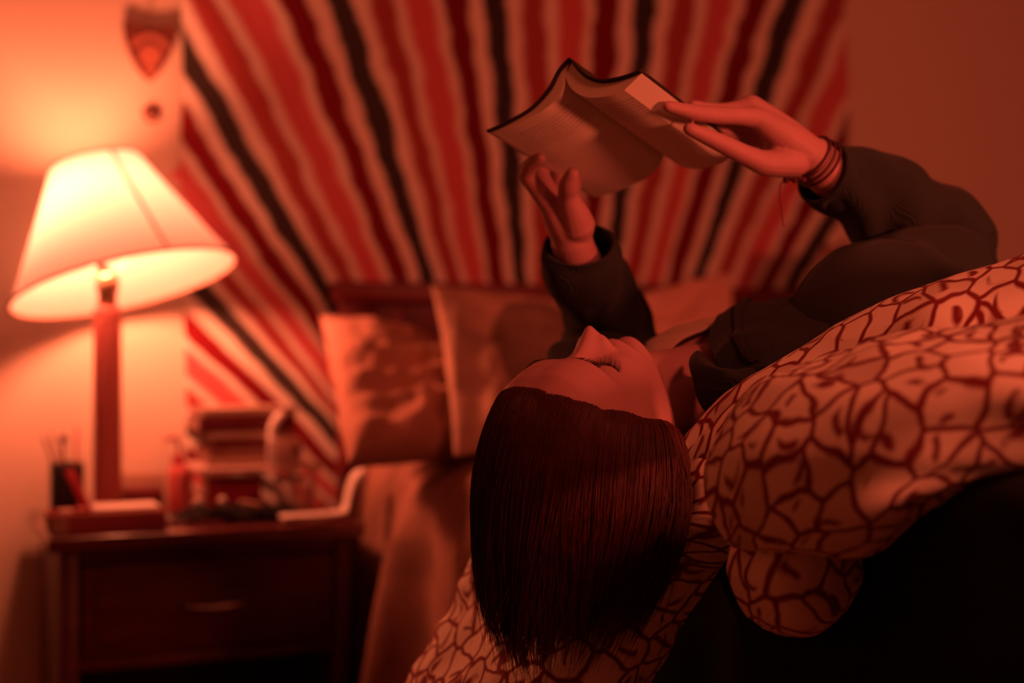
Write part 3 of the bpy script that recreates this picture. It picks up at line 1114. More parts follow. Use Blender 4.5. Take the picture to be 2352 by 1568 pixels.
def psheet(ctrl, nu, nv, amp=.006, fr=9.0, seed=0, uvo=(0, 0)):
    g = sheet(np.array([[P(*q) for q in row] for row in ctrl]), nu, nv)
    n = grid_normals(g)
    ph = g * fr
    d = vnoise(ph + seed) * .6 + vnoise(ph * 2.1 + seed + 5) * .3
    # ridged creases
    d2 = 1 - np.abs(vnoise(np.stack([ph[..., 0] * .5, ph[..., 1] * .8, ph[..., 2] * 1.9], -1) + seed + 9))
    g = g + n * (amp * (d + .8 * (d2 - .7)))[..., None]
    return g, uvs_of(g) + np.array(uvo)


A_ = [[(1660, 1020, 1.36), (1760, 915, 1.34), (1900, 845, 1.31), (2050, 800, 1.29), (2250, 775, 1.27), (2480, 755, 1.25)],
      [(1641, 1035, 1.28), (1740, 900, 1.25), (1890, 828, 1.22), (2050, 785, 1.20), (2250, 762, 1.17), (2480, 740, 1.14)],
      [(1632, 1085, 1.23), (1755, 985, 1.16), (1900, 920, 1.12), (2080, 880, 1.09), (2280, 860, 1.06), (2480, 850, 1.04)],
      [(1640, 1160, 1.22), (1775, 1120, 1.14), (1920, 1070, 1.10), (2090, 1010, 1.07), (2280, 970, 1.05), (2480, 950, 1.04)],
      [(1685, 1235, 1.25), (1810, 1230, 1.17), (1960, 1212, 1.13), (2110, 1140, 1.12), (2280, 1090, 1.11), (2480, 1065, 1.10)],
      [(1720, 1240, 1.30), (1830, 1250, 1.25), (1990, 1250, 1.22), (2130, 1165, 1.21), (2290, 1105, 1.21), (2480, 1080, 1.21)],
      [(1740, 1220, 1.36), (1840, 1225, 1.33), (1990, 1200, 1.31), (2130, 1130, 1.30), (2290, 1070, 1.30), (2480, 1050, 1.30)]]
B_ = [[(1710, 1190, 1.32), (1800, 1190, 1.30), (1900, 1190, 1.30), (2010, 1180, 1.31)],
      [(1684, 1270, 1.28), (1780, 1275, 1.22), (1895, 1265, 1.235), (2005, 1225, 1.31)],
      [(1690, 1345, 1.28), (1785, 1360, 1.21), (1890, 1345, 1.23), (1990, 1280, 1.31)],
      [(1722, 1405, 1.30), (1795, 1428, 1.24), (1880, 1420, 1.24), (1960, 1350, 1.28)],
      [(1760, 1435, 1.35), (1805, 1452, 1.31), (1870, 1450, 1.31), (1925, 1400, 1.34)],
      [(1765, 1405, 1.40), (1805, 1420, 1.38), (1870, 1415, 1.38), (1925, 1370, 1.40)]]
C_ = [[(1640, 990, 1.56), (1740, 900, 1.54), (1880, 808, 1.52), (2020, 730, 1.50), (2180, 670, 1.50), (2480, 590, 1.48)],
      [(1592, 1000, 1.45), (1700, 900, 1.44), (1850, 806, 1.42), (2000, 718, 1.40), (2150, 662, 1.38), (2480, 560, 1.34)],
      [(1560, 1060, 1.44), (1680, 950, 1.42), (1845, 860, 1.38), (2010, 770, 1.35), (2200, 710, 1.31), (2480, 640, 1.27)],
      [(1540, 1130, 1.45), (1670, 1040, 1.41), (1840, 950, 1.38), (2010, 860, 1.35), (2200, 820, 1.31), (2480, 780, 1.27)],
      [(1540, 1200, 1.48), (1680, 1150, 1.44), (1850, 1060, 1.42), (2020, 980, 1.40), (2210, 930, 1.38), (2480, 900, 1.34)]]
D_ = [[(1600, 990, 1.47), (1630, 975, 1.455), (1680, 950, 1.45), (1730, 950, 1.46)],
      [(1490, 1110, 1.50), (1560, 1080, 1.45), (1635, 1070, 1.42), (1705, 1090, 1.44)],
      [(1380, 1190, 1.58), (1480, 1190, 1.49), (1600, 1180, 1.43), (1690, 1230, 1.46)],
      [(1135, 1235, 1.72), (1330, 1290, 1.57), (1510, 1290, 1.46), (1640, 1310, 1.47)],
      [(1045, 1400, 1.70), (1240, 1410, 1.52), (1430, 1410, 1.42), (1560, 1430, 1.48)],
      [(945, 1570, 1.68), (1150, 1570, 1.48), (1370, 1560, 1.41), (1500, 1550, 1.49)],
      [(850, 1760, 1.66), (1080, 1750, 1.47), (1320, 1720, 1.42), (1440, 1690, 1.50)]]
mb = MB()
for ctl, a_, b_n, am, fq, sd, uo in ((A_, 90, 130, .009, 11, 1, (0, 0)), (B_, 70, 70, .005, 12, 4, (.7, .3)), (C_, 80, 130, .006, 11, 2, (1.4, .1)), (D_, 130, 90, .009, 13, 6, (2.3, .5))):
    g, uv_ = psheet(ctl, a_, b_n, am, fq, sd, uo)
    mb.grid(g, uv=uv_)
o = mb.build('printed_comforter', M['printed'])
solid(o, .012, 0)
tag(o, 'thick comforter with ochre pebble print, bunched on the near side of the bed', 'comforter')

T_ = [[(1540, 1190, 1.56), (1700, 1180, 1.42), (1850, 1170, 1.36), (2000, 1130, 1.33), (2130, 1075, 1.31), (2290, 1020, 1.29), (2500, 990, 1.28)],
      [(1530, 1260, 1.57), (1680, 1240, 1.46), (1850, 1225, 1.33), (2000, 1185, 1.28), (2130, 1120, 1.25), (2290, 1070, 1.23), (2500, 1050, 1.22)],
      [(1500, 1340, 1.57), (1650, 1330, 1.47), (1830, 1330, 1.34), (2000, 1270, 1.27), (2140, 1200, 1.15), (2300, 1140, 1.05), (2500, 1110, 1.01)],  # added forward bulge at the right blocks lamp light from the comforter's lower fold
      [(1480, 1450, 1.56), (1640, 1450, 1.47), (1820, 1450, 1.36), (2000, 1410, 1.28), (2150, 1370, 1.17), (2310, 1320, 1.05), (2500, 1290, 1.00)],
      [(1460, 1580, 1.55), (1640, 1590, 1.46), (1820, 1590, 1.36), (2010, 1570, 1.28), (2170, 1540, 1.18), (2330, 1520, 1.06), (2520, 1500, 1.00)],
      [(1450, 1720, 1.54), (1640, 1730, 1.45), (1820, 1730, 1.36), (2010, 1720, 1.28), (2180, 1700, 1.21), (2350, 1690, 1.13), (2540, 1680, 1.07)]]
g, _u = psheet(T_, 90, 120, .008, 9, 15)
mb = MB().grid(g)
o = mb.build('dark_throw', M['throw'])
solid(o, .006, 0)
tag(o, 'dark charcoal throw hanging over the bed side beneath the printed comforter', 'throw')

# ------------------------------------------------------------------ book held open
cc_ = lambda px, py, d: np.array([(px - 1176) / FPX * d, d, (784 - py) / FPX * d])
V3 = cc_(1372, 457, 1.715) - cc_(1125, 303, 1.560)
Vh = unit(V3)
P0 = cc_(1296, 175, 1.53)


def sec(px, py, t=0.0):
    r = np.array([(px - 1176) / FPX, 1.0, (784 - py) / FPX])
    d = np.dot(P0, Vh) / np.dot(r, Vh)
    q_ = r * d + V3 * t
    return C(q_[0], q_[1], q_[2] + CAM[2])


pageL = [(1127, 302), (1180, 284), (1240, 254), (1274, 226), (1289, 202), (1296, 172)]
pageR = [(1296, 172), (1304, 194), (1322, 212), (1352, 222), (1395, 218), (1431, 205)]
covL = [(1119, 303), (1165, 283), (1220, 250), (1262, 205), (1283, 165), (1303, 141)]
covR = [(1311, 139), (1326, 158), (1350, 178), (1385, 187), (1430, 179), (1474, 163)]
book = thing('open_book', 'thick open book with dark cover held up over the face in both hands', 'book', tuple(sec(1300, 300)))
NT = 12


def sweep(curve, n, t0=0., t1=1., name='', m=None, parent=None, uvx=None, flip=False, closed=False):
    cv = crom(np.array(curve, float), n)
    ts = np.linspace(t0, t1, NT)
    g_ = np.array([[sec(a[0], a[1], t) for t in ts] for a in cv])
    dl = np.r_[0, np.cumsum(np.linalg.norm(np.diff(g_[:, 0], axis=0), axis=1))]
    if uvx == 'L':
        dl = dl[-1] - dl
    uv_ = np.stack(np.meshgrid(dl, (ts - t0) / (t1 - t0) * np.linalg.norm(V3), indexing='ij'), -1)
    return g_, uv_


def block(page, cover, name, side):
    """solid page block between the page curve and the cover curve"""
    n = 24
    gp, uvp = sweep(page, n, .012, .988, uvx=side)
    inset = [(c_[0] * .93 + p_[0] * .07, c_[1] * .93 + p_[1] * .07) for c_, p_ in zip(cover, page)]
    gc, _ = sweep(inset, n, .012, .988)
    mbk = MB().grid(gp, uv=uvp)
    blank = np.zeros((n, NT, 2))
    mbk.grid(gc, uv=blank, flip=True)
    for e_ in (0, NT - 1):
        gs = np.stack([gp[:, e_], gc[:, e_]], 0)
        mbk.grid(gs, uv=np.zeros((2, n, 2)), flip=(e_ == 0))
    for e_ in (0, n - 1):
        gs = np.stack([gp[e_], gc[e_]], 0)
        mbk.grid(gs, uv=np.zeros((2, NT, 2)), flip=(e_ != 0))
    return mbk


o = block(pageL, covL, 'left_pages', 'L').build('left_pages', M['page'], book)
sharp(o)
o = block(pageR, covR, 'right_pages', 'R').build('right_pages', M['page'], book)
sharp(o)
o = MB().grid(sweep(covL + covR, 60, -.006, 1.006)[0]).build('cover', M['coverm'], book)
solid(o, .0022, -1 if True else 1)


# ------------------------------------------------------------------ person
person = thing('person', 'person in dark jacket lying back, head over the bed edge, holding up a book', 'person', tuple(C(.22, 1.6, .75)))
HR = np.array([.785, -.617, .060])
HF = np.array([-.175, -.128, .976])
HU = np.array([-.594, -.777, -.208])
HF = unit(HF - HU * np.dot(HF, HU) / np.dot(HU, HU))
HU = unit(HU)
HR = np.cross(HF, HU)
HO = np.array([.0765, 1.437, -.108])
HS = 1.03


def head_pt(v):
    """head-local (right, front, up) -> room"""
    v = np.asarray(v, float) * HS
    q_ = HO + v[..., 0:1] * HR + v[..., 1:2] * HF + v[..., 2:3] * HU
    return CAM + q_[..., 0:1] * RIGHT + q_[..., 1:2] * FWD + q_[..., 2:3] * UP


def G(a, u, a0, u0, sa_, su_):
    return np.exp(-((a - a0) / sa_) ** 2 / 2 - ((u - u0) / su_) ** 2 / 2)


UZ = [.118, .112, .10, .08, .06, .04, .02, .005, -.01, -.025, -.04, -.055, -.07, -.085, -.10, -.111, -.118]
FW = [.002, .030, .052, .073, .086, .0925, .094, .086, .084, .086, .087, .087, .086, .085, .086, .080, .050]
BK = [.002, .040, .063, .085, .096, .100, .100, .099, .096, .090, .080, .066, .050, .040, .030, .020, .008]
WD = [.002, .034, .052, .066, .073, .076, .0765, .076, .0745, .072, .0685, .064, .058, .050, .039, .027, .010]


def head_surface(a_ang, u):
    """a_ang: angle around the head, 0 = front, +pi/2 = right"""
    uz = UZ[::-1]
    fw, bk, wd = np.interp(u, uz, FW[::-1]), np.interp(u, uz, BK[::-1]), np.interp(u, uz, WD[::-1])
    ca, sa_ = np.cos(a_ang), np.sin(a_ang)
    ex = np.where(ca > 0, .86, 1.0)
    a = wd * np.sign(sa_) * np.abs(sa_) ** ex
    f = np.where(ca > 0, fw * np.abs(ca) ** .92, -bk * np.abs(ca))
    m = np.clip(ca * 2.2, 0, 1)
    aa = np.abs(a)
    d = 0
    # nose
    t = np.clip((.006 - u) / .046, 0, 1)
    ridge = (.006 + .0178 * t ** 1.1) * np.where(u < -.038, np.exp(-((u + .038) / .0052) ** 2), 1) * np.where(u > .006, np.exp(-((u - .006) / .010) ** 2), 1)
    wdt = .0068 + .0042 * t
    d = d + ridge * np.exp(-(aa / wdt) ** 2 / 1.6)
    d = d + .0060 * G(aa, u, 0, -.0345, .0085, .0065)
    d = d + .0085 * G(aa, u, .0160, -.0400, .0044, .0060)
    d = d - .003 * G(aa, u, .007, -.049, .003, .002)
    # eye sockets, closed lids, lid crease
    d = d - .0125 * G(aa, u, .031, .000, .015, .0105)
    d = d + .0095 * G(aa, u, .0325, -.004, .0115, .0078)
    d = d - .0022 * G(aa, u, .0325, .0075, .012, .0018)
    d = d - .0016 * G(aa, u, .0325, -.0115, .011, .0013)
    # brow, forehead
    d = d + .0042 * G(aa, u, .030, .021, .018, .0065)
    d = d - .002 * G(aa, u, 0, .012, .010, .008)
    d = d + .003 * G(aa, u, .028, .055, .020, .018)
    # cheeks
    d = d + .006 * G(aa, u, .043, -.032, .018, .017)
    d = d - .003 * G(aa, u, .048, -.072, .012, .016)
    # mouth
    d = d + .0062 * G(aa, u, .006, -.0600, .0125, .0042)
    d = d + .0068 * G(aa, u, 0, -.0715, .0125, .0045)
    d = d - .0052 * G(aa, u, 0, -.0655, .021, .0013)
    d = d - .0022 * G(aa, u, 0, -.0530, .0022, .004)
    d = d + .003 * G(aa, u, 0, -.064, .028, .016)
    d = d - .0035 * G(aa, u, 0, -.082, .016, .0045)
    # chin
    d = d + .0055 * G(aa, u, 0, -.100, .014, .0095)
    f = f + d * m
    return np.stack([a, f, u], -1)


nu_, nv_ = 360, 260
tt = np.linspace(0, 1, nv_)
uu = .118 - .236 * (tt + .0 * tt)
# finer rows towards the poles
uu = .118 * np.cos(np.pi * tt) * .35 + uu * .65
aa_ = np.linspace(-np.pi, np.pi, nu_, endpoint=False)
AA, UU = np.meshgrid(aa_, uu, indexing='ij')
hv = head_surface(AA, UU)
hg = head_pt(hv)
body = MB()
body.grid(hg.swapaxes(0, 1), wrap_v=True)
base = body.n - nu_ * nv_
body.f.append(tuple(base + j for j in range(nu_))[::-1])
body.f.append(tuple(base + (nv_ - 1) * nu_ + j for j in range(nu_)))
# ears
for sg in (-1, 1):
    c0 = np.array([sg * .069, -.016, -.018])
    e_pts = [c0 + [0, .010, .012], c0 + [sg * .002, .004, .030], c0 + [sg * .005, -.010, .031], c0 + [sg * .005, -.018, .012], c0 + [sg * .003, -.010, -.012], c0 + [sg * .004, .004, -.027], c0 + [0, .008, -.022]]
    body.tube(head_pt(np.array(e_pts)), [.003, .0032, .0034, .0036, .0034, .005, .004], 10, smooth=28)
    body.tube(head_pt(np.array([c0 + [sg * -.002, .006, 0], c0 + [sg * .004, -.008, .004]])), [.012, .012], 12)

# neck and trunk
Nk = np.array([.225, 1.60, .895])
Dd = unit([.50, .866, 0])
Rr = unit([.84, -.485, 0])
cw = lambda q_: C(q_[0], q_[1], q_[2])
wdir_ = lambda v: RIGHT * v[0] + FWD * v[1] + UP * v[2]
n0 = head_pt(np.array([[0, -.018, -.050]]))[0]
n1 = head_pt(np.array([[0, .004, -.105]]))[0]
body.tube([n0, n1, cw(Nk - Dd * .035 + [0, 0, .012]), cw(Nk + Dd * .02)], [.050, .048, .050, .062], 28, smooth=16)
jw = head_pt(np.array([[0, .045, -.085], [0, .02, -.085]]))
body.tube([jw[0], cw(Nk + [0, 0, .03])], [.030, .045], 24)
stn = [(-.005, .050, .045, .0), (.03, .110, .066, 0), (.07, .160, .085, 0), (.13, .172, .100, .003), (.22, .165, .110, .006), (.32, .140, .098, 0), (.42, .128, .090, 0), (.52, .155, .095, -.01), (.60, .170, .100, -.01), (.66, .155, .092, -.01)]
kc = crom(np.array(stn), 40)
body.loft([cw(Nk + Dd * s + [0, 0, zz - .01]) for s, _, _, zz in kc], [wdir_(Rr)] * 40, [UP] * 40, kc[:, 1], kc[:, 2], n=60, power=.85)
body.tube([P(1530, 875, 1.62), P(1600, 840, 1.64), P(1690, 822, 1.68)], [.040, .046, .046], 24)
# breasts: one broad soft form so the jacket and top drape
for sg in (-1, 1):
    body.loft([cw(Nk + Dd * (.17 + .07 * math.cos(t)) + Rr * sg * .075 + [0, 0, .035]) for t in np.linspace(0.01, np.pi - .01, 16)], [wdir_(Rr)] * 16, [UP] * 16, [.07 * math.sin(t) for t in np.linspace(.05, np.pi - .05, 16)], [.06 * math.sin(t) for t in np.linspace(.05, np.pi - .05, 16)], n=30)
for sg in (-1, 1):
    hip = Nk + Dd * .60 + Rr * sg * .085 + [0, 0, -.02]
    body.tube([cw(hip), cw(hip + Dd * .20 + [0, 0, .0]), cw(hip + Dd * .40 + [0, 0, .01]), cw(hip + Dd * .50 + [0, 0, 0]), cw(hip + Dd * .62), cw(hip + Dd * .76 + [0, 0, -.02])],
              [.085, .078, .056, .052, .050, .036], 24, smooth=30)
    ank = hip + Dd * .77 + [0, 0, -.02]
    body.tube([cw(ank + [0, 0, -.02]), cw(ank + Dd * .01 + [0, 0, .06]), cw(ank + Dd * .03 + [0, 0, .14])], [.036, .034, .022], 16, smooth=12)

SR, SL = Nk + Rr * .165 + Dd * .035, Nk - Rr * .165 + Dd * .035
ER = (2183, 583, 1.72)
armR = [cw(SR), P(2040, 705, 1.60), P(2130, 640, 1.66), P(*ER), P(2095, 520, 1.685), P(1985, 445, 1.645), P(1905, 398, 1.615), P(1862, 360, 1.602)]
body.tube(armR, [.055, .046, .043, .040, .040, .034, .027, .0245], 24, smooth=60)
EL = (1390, 772, 1.86)
armL = [cw(SL), P(1350, 860, 1.77), P(*EL), P(1378, 715, 1.79), P(1345, 640, 1.72), P(1322, 585, 1.678), P(1312, 548, 1.662)]
body.tube(armL, [.046, .042, .040, .038, .031, .026, .0245], 24, smooth=50)


def digit(pts, rad, n=16):
    body.tube([P(*q_) for q_ in pts], rad, n, smooth=max(12, len(pts) * 7))


# right hand: palm from wrist to knuckles, then digits
W_R = (1858, 357, 1.600)
for kx, ky, kd, r1 in ((1738, 270, 1.572, .0125), (1728, 243, 1.590, .0120), (1738, 285, 1.602, .0120), (1757, 322, 1.606, .0120), (1790, 330, 1.590, .017)):
    body.tube([P(*W_R), P((kx + W_R[0]) / 2, (ky + W_R[1]) / 2, (kd + W_R[2]) / 2), P(kx, ky, kd)], [.0215, .0185, r1], 18, smooth=14)
digit([(1738, 270, 1.572), (1690, 266, 1.556), (1645, 264, 1.541), (1590, 257, 1.522), (1534, 244, 1.505)], [.0118, .0100, .0098, .0085, .0062])            # index over the fore-edge
digit([(1726, 241, 1.590), (1692, 250, 1.588), (1655, 256, 1.584), (1622, 252, 1.574), (1592, 244, 1.562)], [.0118, .0095, .0095, .0085, .007])             # middle, behind the cover
digit([(1738, 285, 1.602), (1695, 284, 1.600), (1655, 276, 1.590), (1615, 262, 1.578)], [.0115, .0095, .009, .007])
digit([(1757, 322, 1.606), (1715, 316, 1.606), (1680, 308, 1.600), (1650, 298, 1.592)], [.0105, .0085, .008, .0065])
digit([(1826, 372, 1.592), (1760, 374, 1.572), (1716, 358, 1.558), (1650, 326, 1.540), (1583, 296, 1.524)], [.018, .0145, .0115, .0100, .0070])             # thumb on the page
# left hand
W_L = (1312, 548, 1.662)
for kx, ky, kd, r1 in ((1262, 470, 1.640, .013), (1272, 462, 1.660, .013), (1290, 455, 1.672, .013), (1312, 452, 1.680, .012)):
    body.tube([P(*W_L), P((kx + W_L[0]) / 2 + 2, (ky + W_L[1]) / 2, (kd + W_L[2]) / 2), P(kx, ky, kd)], [.022, .020, r1], 18, smooth=14)
digit([(1262, 470, 1.640), (1232, 432, 1.632), (1211, 400, 1.624), (1220, 378, 1.610), (1240, 364, 1.598)], [.0125, .0105, .0095, .0088, .0070])
digit([(1272, 462, 1.660), (1250, 420, 1.662), (1240, 385, 1.665), (1262, 352, 1.660)], [.0125, .0105, .0095, .0075])
digit([(1290, 455, 1.672), (1282, 410, 1.682), (1285, 372, 1.686), (1305, 340, 1.682)], [.0120, .0105, .0095, .0075])
digit([(1312, 452, 1.680), (1318, 410, 1.690), (1325, 380, 1.694), (1345, 356, 1.692)], [.0110, .0095, .0085, .0070])
digit([(1326, 520, 1.648), (1318, 490, 1.636), (1305, 450, 1.620), (1306, 425, 1.606), (1314, 401, 1.596)], [.0215, .0180, .0120, .0112, .0085])                 # thumb over the cover edge

bo = body.build('body', M['skin'], person)
bake(bo, [('REMESH', dict(mode='VOXEL', voxel_size=.0018)), ('SMOOTH', dict(factor=.5, iterations=2))])

# brow and lashes
def hairs(name, roots, dirs, lens, r0, m, parent, curl=None, n=5):
    q_ = MB()
    for rt, dr_, ln, k in zip(roots, dirs, lens, range(len(lens))):
        cv = curl[k] if curl is not None else np.zeros(3)
        pts = np.array([rt + dr_ * ln * t + cv * ln * t * t for t in np.linspace(0, 1, n)])
        q_.tube(pts, np.linspace(r0, r0 * .25, n), 5, cap=False)
    return q_.build(name, m, parent)


def hs(a, u, lift=0.0):
    """front surface point at lateral a, height u"""
    wd = np.interp(u, UZ[::-1], WD[::-1])
    ang = math.asin(max(-1, min(1, abs(a) / wd)) ** (1 / .86)) * (1 if a >= 0 else -1)
    q_ = head_surface(np.array(ang), np.array(u))
    q_[1] += lift
    return q_


dirh = lambda v: unit(RIGHT * (HR[0] * v[0] + HF[0] * v[1] + HU[0] * v[2]) + FWD * (HR[1] * v[0] + HF[1] * v[1] + HU[1] * v[2]) + UP * (HR[2] * v[0] + HF[2] * v[1] + HU[2] * v[2]))
for sg in (1, -1):
    roots, dirs, lens, curls = [], [], [], []
    for k in range(46):
        t = k / 45 * 2 - 1
        a = .0325 + .0125 * t + random.uniform(-.0004, .0004)
        u = -.0115 + .0035 * t * t - .0018 * t
        roots.append(head_pt(hs(sg * a, u, .0002)[None])[0])
        dirs.append(dirh((sg * (.55 * t + .12), .75, -.75 + .1 * random.random())))
        curls.append(dirh((sg * .3 * t, .6, .5)) * .35)
        lens.append(.0095 * (1 - .35 * t * t) * random.uniform(.8, 1.15))
    hairs('eyelashes', roots, dirs, lens, .00028, M['lash'], person, curls)
    roots, dirs, lens = [], [], []
    for k in range(170):
        t = random.random()
        a = .008 + .034 * t
        u = .0165 + .0075 * math.sin(t * 2.2) - .004 * t + random.uniform(-.0022, .0022) * (1 - .5 * t)
        roots.append(head_pt(hs(sg * a, u, -.0002)[None])[0])
        dirs.append(dirh((sg * (.6 + .4 * t), .18, .55 - .8 * t)))
        lens.append(random.uniform(.004, .006))
    hairs('eyebrow', roots, dirs, lens, .00013, M['lash'], person)

# ---- hair: scalp cap plus strands combed back from the hairline and hanging straight down
def hairline(aabs):
    """lowest head-local height of the hair at an angle from the front"""
    base_ = np.interp(np.abs(aabs), [0, .35, .7, 1.0, 1.2, 1.45, 1.8, 3.2], [.074, .073, .066, .050, .017, -.045, -.085, -.09])
    return base_ + np.where(np.asarray(aabs) > 0, .005, -.003) * np.clip(np.abs(aabs) / .3, 0, 1) * np.clip((1.3 - np.abs(aabs)) / .3, 0, 1)


cap_a = np.linspace(-np.pi, np.pi, 120, endpoint=False)
cap_rows = []
for k in range(36):
    t = k / 35
    row = []
    for a in cap_a:
        u0 = hairline(a) + .002
        u = u0 + (.1175 - u0) * t
        q_ = head_surface(np.array(a), np.array(u))
        q_ = q_ * (1.004 + .006 * math.sin(t * np.pi))
        row.append(q_)
    cap_rows.append(row)
capg = head_pt(np.array(cap_rows))
hair_cap = MB().grid(capg, wrap_v=True)
NS, NK = 11000, 44
ang = rng.uniform(-np.pi, np.pi, NS)
low = hairline(ang)
uh = low + (.113 - low) * rng.random(NS) ** 1.3
edge_n = 4200                                     # extra roots along the hairline
ang[:edge_n] = rng.uniform(-1.6, 1.6, edge_n)
uh[:edge_n] = hairline(ang[:edge_n]) + rng.uniform(-.001, .006, edge_n)
loc = head_surface(ang, uh)
pos = head_pt(loc * 1.016)
cen = head_pt(np.array([[0, -.005, .01]]))[0]
nrm = pos - cen
nrm /= np.linalg.norm(nrm, axis=1, keepdims=True)
UPH = dirh((0, 0, 1))
BACKH = dirh((0, -1, 0))
comb = UPH[None] * .75 + BACKH[None] * .2 + np.array([[0, 0, -.85]])
comb = comb - nrm * (comb * nrm).sum(1, keepdims=True)
comb /= np.linalg.norm(comb, axis=1, keepdims=True)
vel = comb * .97 + nrm * .02
length = np.full(NS, .46)
grav = np.array([0, 0, -1.0])
# head ellipsoid used to keep strands outside the skull
hR, hF_, hU = dirh((1, 0, 0)), dirh((0, 1, 0)), dirh((0, 0, 1))
ell = np.array([.081, .100, .119]) * HS * 1.015
ecen = head_pt(np.array([[0, -.004, 0.0]]))[0]
lift = .008 * rng.random(NS)
o3 = head_pt(np.array([[0, 0, 0.0]]))[0]
track = [pos.copy()]
ds = length / (NK - 1)
tipc = P(1258, 1400, 1.365)                      # where the falling hair gathers
wid = rng.uniform(-1, 1, NS)
depthj = rng.uniform(-1, 1, NS)
for k in range(1, NK):
    t = k / (NK - 1)
    g_w = min(1.0, .38 + t * 1.8)
    tgt = tipc[None] + (RIGHT[None] * (wid * .053)[:, None] * (1.25 - .6 * t) + FWD[None] * (depthj * .03)[:, None])
    pull = tgt - pos
    pull[:, 2] = 0
    vel = vel * (1 - .26 * g_w) + grav[None] * .26 * g_w + pull * (4.6 * t * g_w) + RIGHT[None] * (.035 * (.7 - (wid < -.3)) * vnoise(np.stack([ang * 4 + wid * 3, np.full(NS, t * 3.0), uh * 30], -1)))[:, None] + rng.standard_normal(vel.shape) * .006
    vel /= np.linalg.norm(vel, axis=1, keepdims=True)
    pos = pos + vel * ds[:, None]
    rel = pos - ecen
    el = np.stack([rel @ hR, rel @ hF_, rel @ hU], 1) / (ell[None] * (1 + lift[:, None] * 4))
    rr = np.linalg.norm(el, axis=1)
    ins = rr < 1
    pos[ins] = ecen + rel[ins] / rr[ins][:, None]
    # stay outside the modelled skull and brow
    lo_ = np.stack([(pos - o3) @ hR, (pos - o3) @ hF_, (pos - o3) @ hU], 1) / HS
    uz_ = UZ[::-1]
    wd3, fw3, bk3 = np.interp(lo_[:, 2], uz_, WD[::-1]), np.interp(lo_[:, 2], uz_, FW[::-1]), np.interp(lo_[:, 2], uz_, BK[::-1])
    a3 = np.arctan2(lo_[:, 0] / wd3, lo_[:, 1] / np.where(lo_[:, 1] > 0, fw3, bk3))
    su = head_surface(a3, np.clip(lo_[:, 2], -.117, .117))
    rs = np.hypot(su[:, 0], su[:, 1]) * (1.018 + lift * 2.0)
    r3_ = np.hypot(lo_[:, 0], lo_[:, 1])
    push = np.where((np.abs(lo_[:, 2]) < .112) & (r3_ < rs), rs / np.maximum(r3_, 1e-4), 1.0)
    lo_[:, :2] *= push[:, None]
    pos = o3 + HS * (lo_[:, 0:1] * hR + lo_[:, 1:2] * hF_ + lo_[:, 2:3] * hU)
    track.append(pos.copy())
tr_ = np.stack(track, 1)                          # NS, NK, 3
# every strand is cut at its own height, in a soft point
zend = .704 + .024 * rng.standard_normal(NS) + .12 * np.maximum(wid, 0) ** 2 + .045 * np.minimum(wid, 0) ** 2
dn = 26
new = np.zeros((NS, dn, 3))
for i in range(NS):
    below = np.nonzero(tr_[i, :, 2] < zend[i])[0]
    kk = max(6, below[0] if len(below) else NK - 1)
    q_ = np.linspace(0, kk, dn)
    i0 = np.minimum(q_.astype(int), kk - 1)
    f_ = (q_ - i0)[:, None]
    new[i] = tr_[i, i0] * (1 - f_) + tr_[i, i0 + 1] * f_
tr_ = new
NK = dn
rad = np.linspace(1, .30, NK)[None, :, None] * (rng.uniform(.00040, .00075, NS))[:, None, None]
tan_ = np.gradient(tr_, axis=1)
tan_ /= np.linalg.norm(tan_, axis=2, keepdims=True) + 1e-9
s1 = np.cross(tan_, FWD[None, None])
s1 /= np.linalg.norm(s1, axis=2, keepdims=True) + 1e-9
s2 = np.cross(tan_, s1)
vv = np.stack([tr_ + rad * s1, tr_ + rad * (-.5 * s1 + .866 * s2), tr_ + rad * (-.5 * s1 - .866 * s2)], 2)   # NS,NK,3,3
V = vv.reshape(-1, 3)
idx = np.arange(NS * NK * 3).reshape(NS, NK, 3)
fl = []
for c_ in range(3):
    n_ = (c_ + 1) % 3
    fl.append(np.stack([idx[:, :-1, c_], idx[:, :-1, n_], idx[:, 1:, n_], idx[:, 1:, c_]], -1).reshape(-1, 4))
F4 = np.concatenate(fl)
Vc = np.concatenate(hair_cap.v)
Fc = np.array([f for f in hair_cap.f]) + len(V)
Vall = np.concatenate([V, Vc]) - ROOT[person.name]
Fall = np.concatenate([F4, Fc]).astype(np.int32)
me = bpy.data.meshes.new('hair')
me.vertices.add(len(Vall))
me.vertices.foreach_set('co', Vall.ravel())
me.loops.add(len(Fall) * 4)
me.loops.foreach_set('vertex_index', Fall.ravel())
me.polygons.add(len(Fall))
me.polygons.foreach_set('loop_start', np.arange(0, len(Fall) * 4, 4, dtype=np.int32))
me.polygons.foreach_set('loop_total', np.full(len(Fall), 4, dtype=np.int32))
me.update()
me.validate()
me.materials.append(M['hair'])
me.shade_smooth()
ho = bpy.data.objects.new('hair', me)
COL.objects.link(ho)
ho.parent = person
ho['label'] = 'long dark auburn hair hanging straight down'

# ---- clothes
def wrinkle(g_, n_, amp, fr, seed, along=None):
    ph = g_ * fr
    d = vnoise(ph + seed) * .55 + vnoise(ph * 2 + seed + 4) * .3
    rd = np.abs(vnoise(ph * np.array([1.4, 1.4, .9]) + seed + 11))
    return g_ + n_ * (amp * (d + (.45 - rd) * 1.3))[..., None]


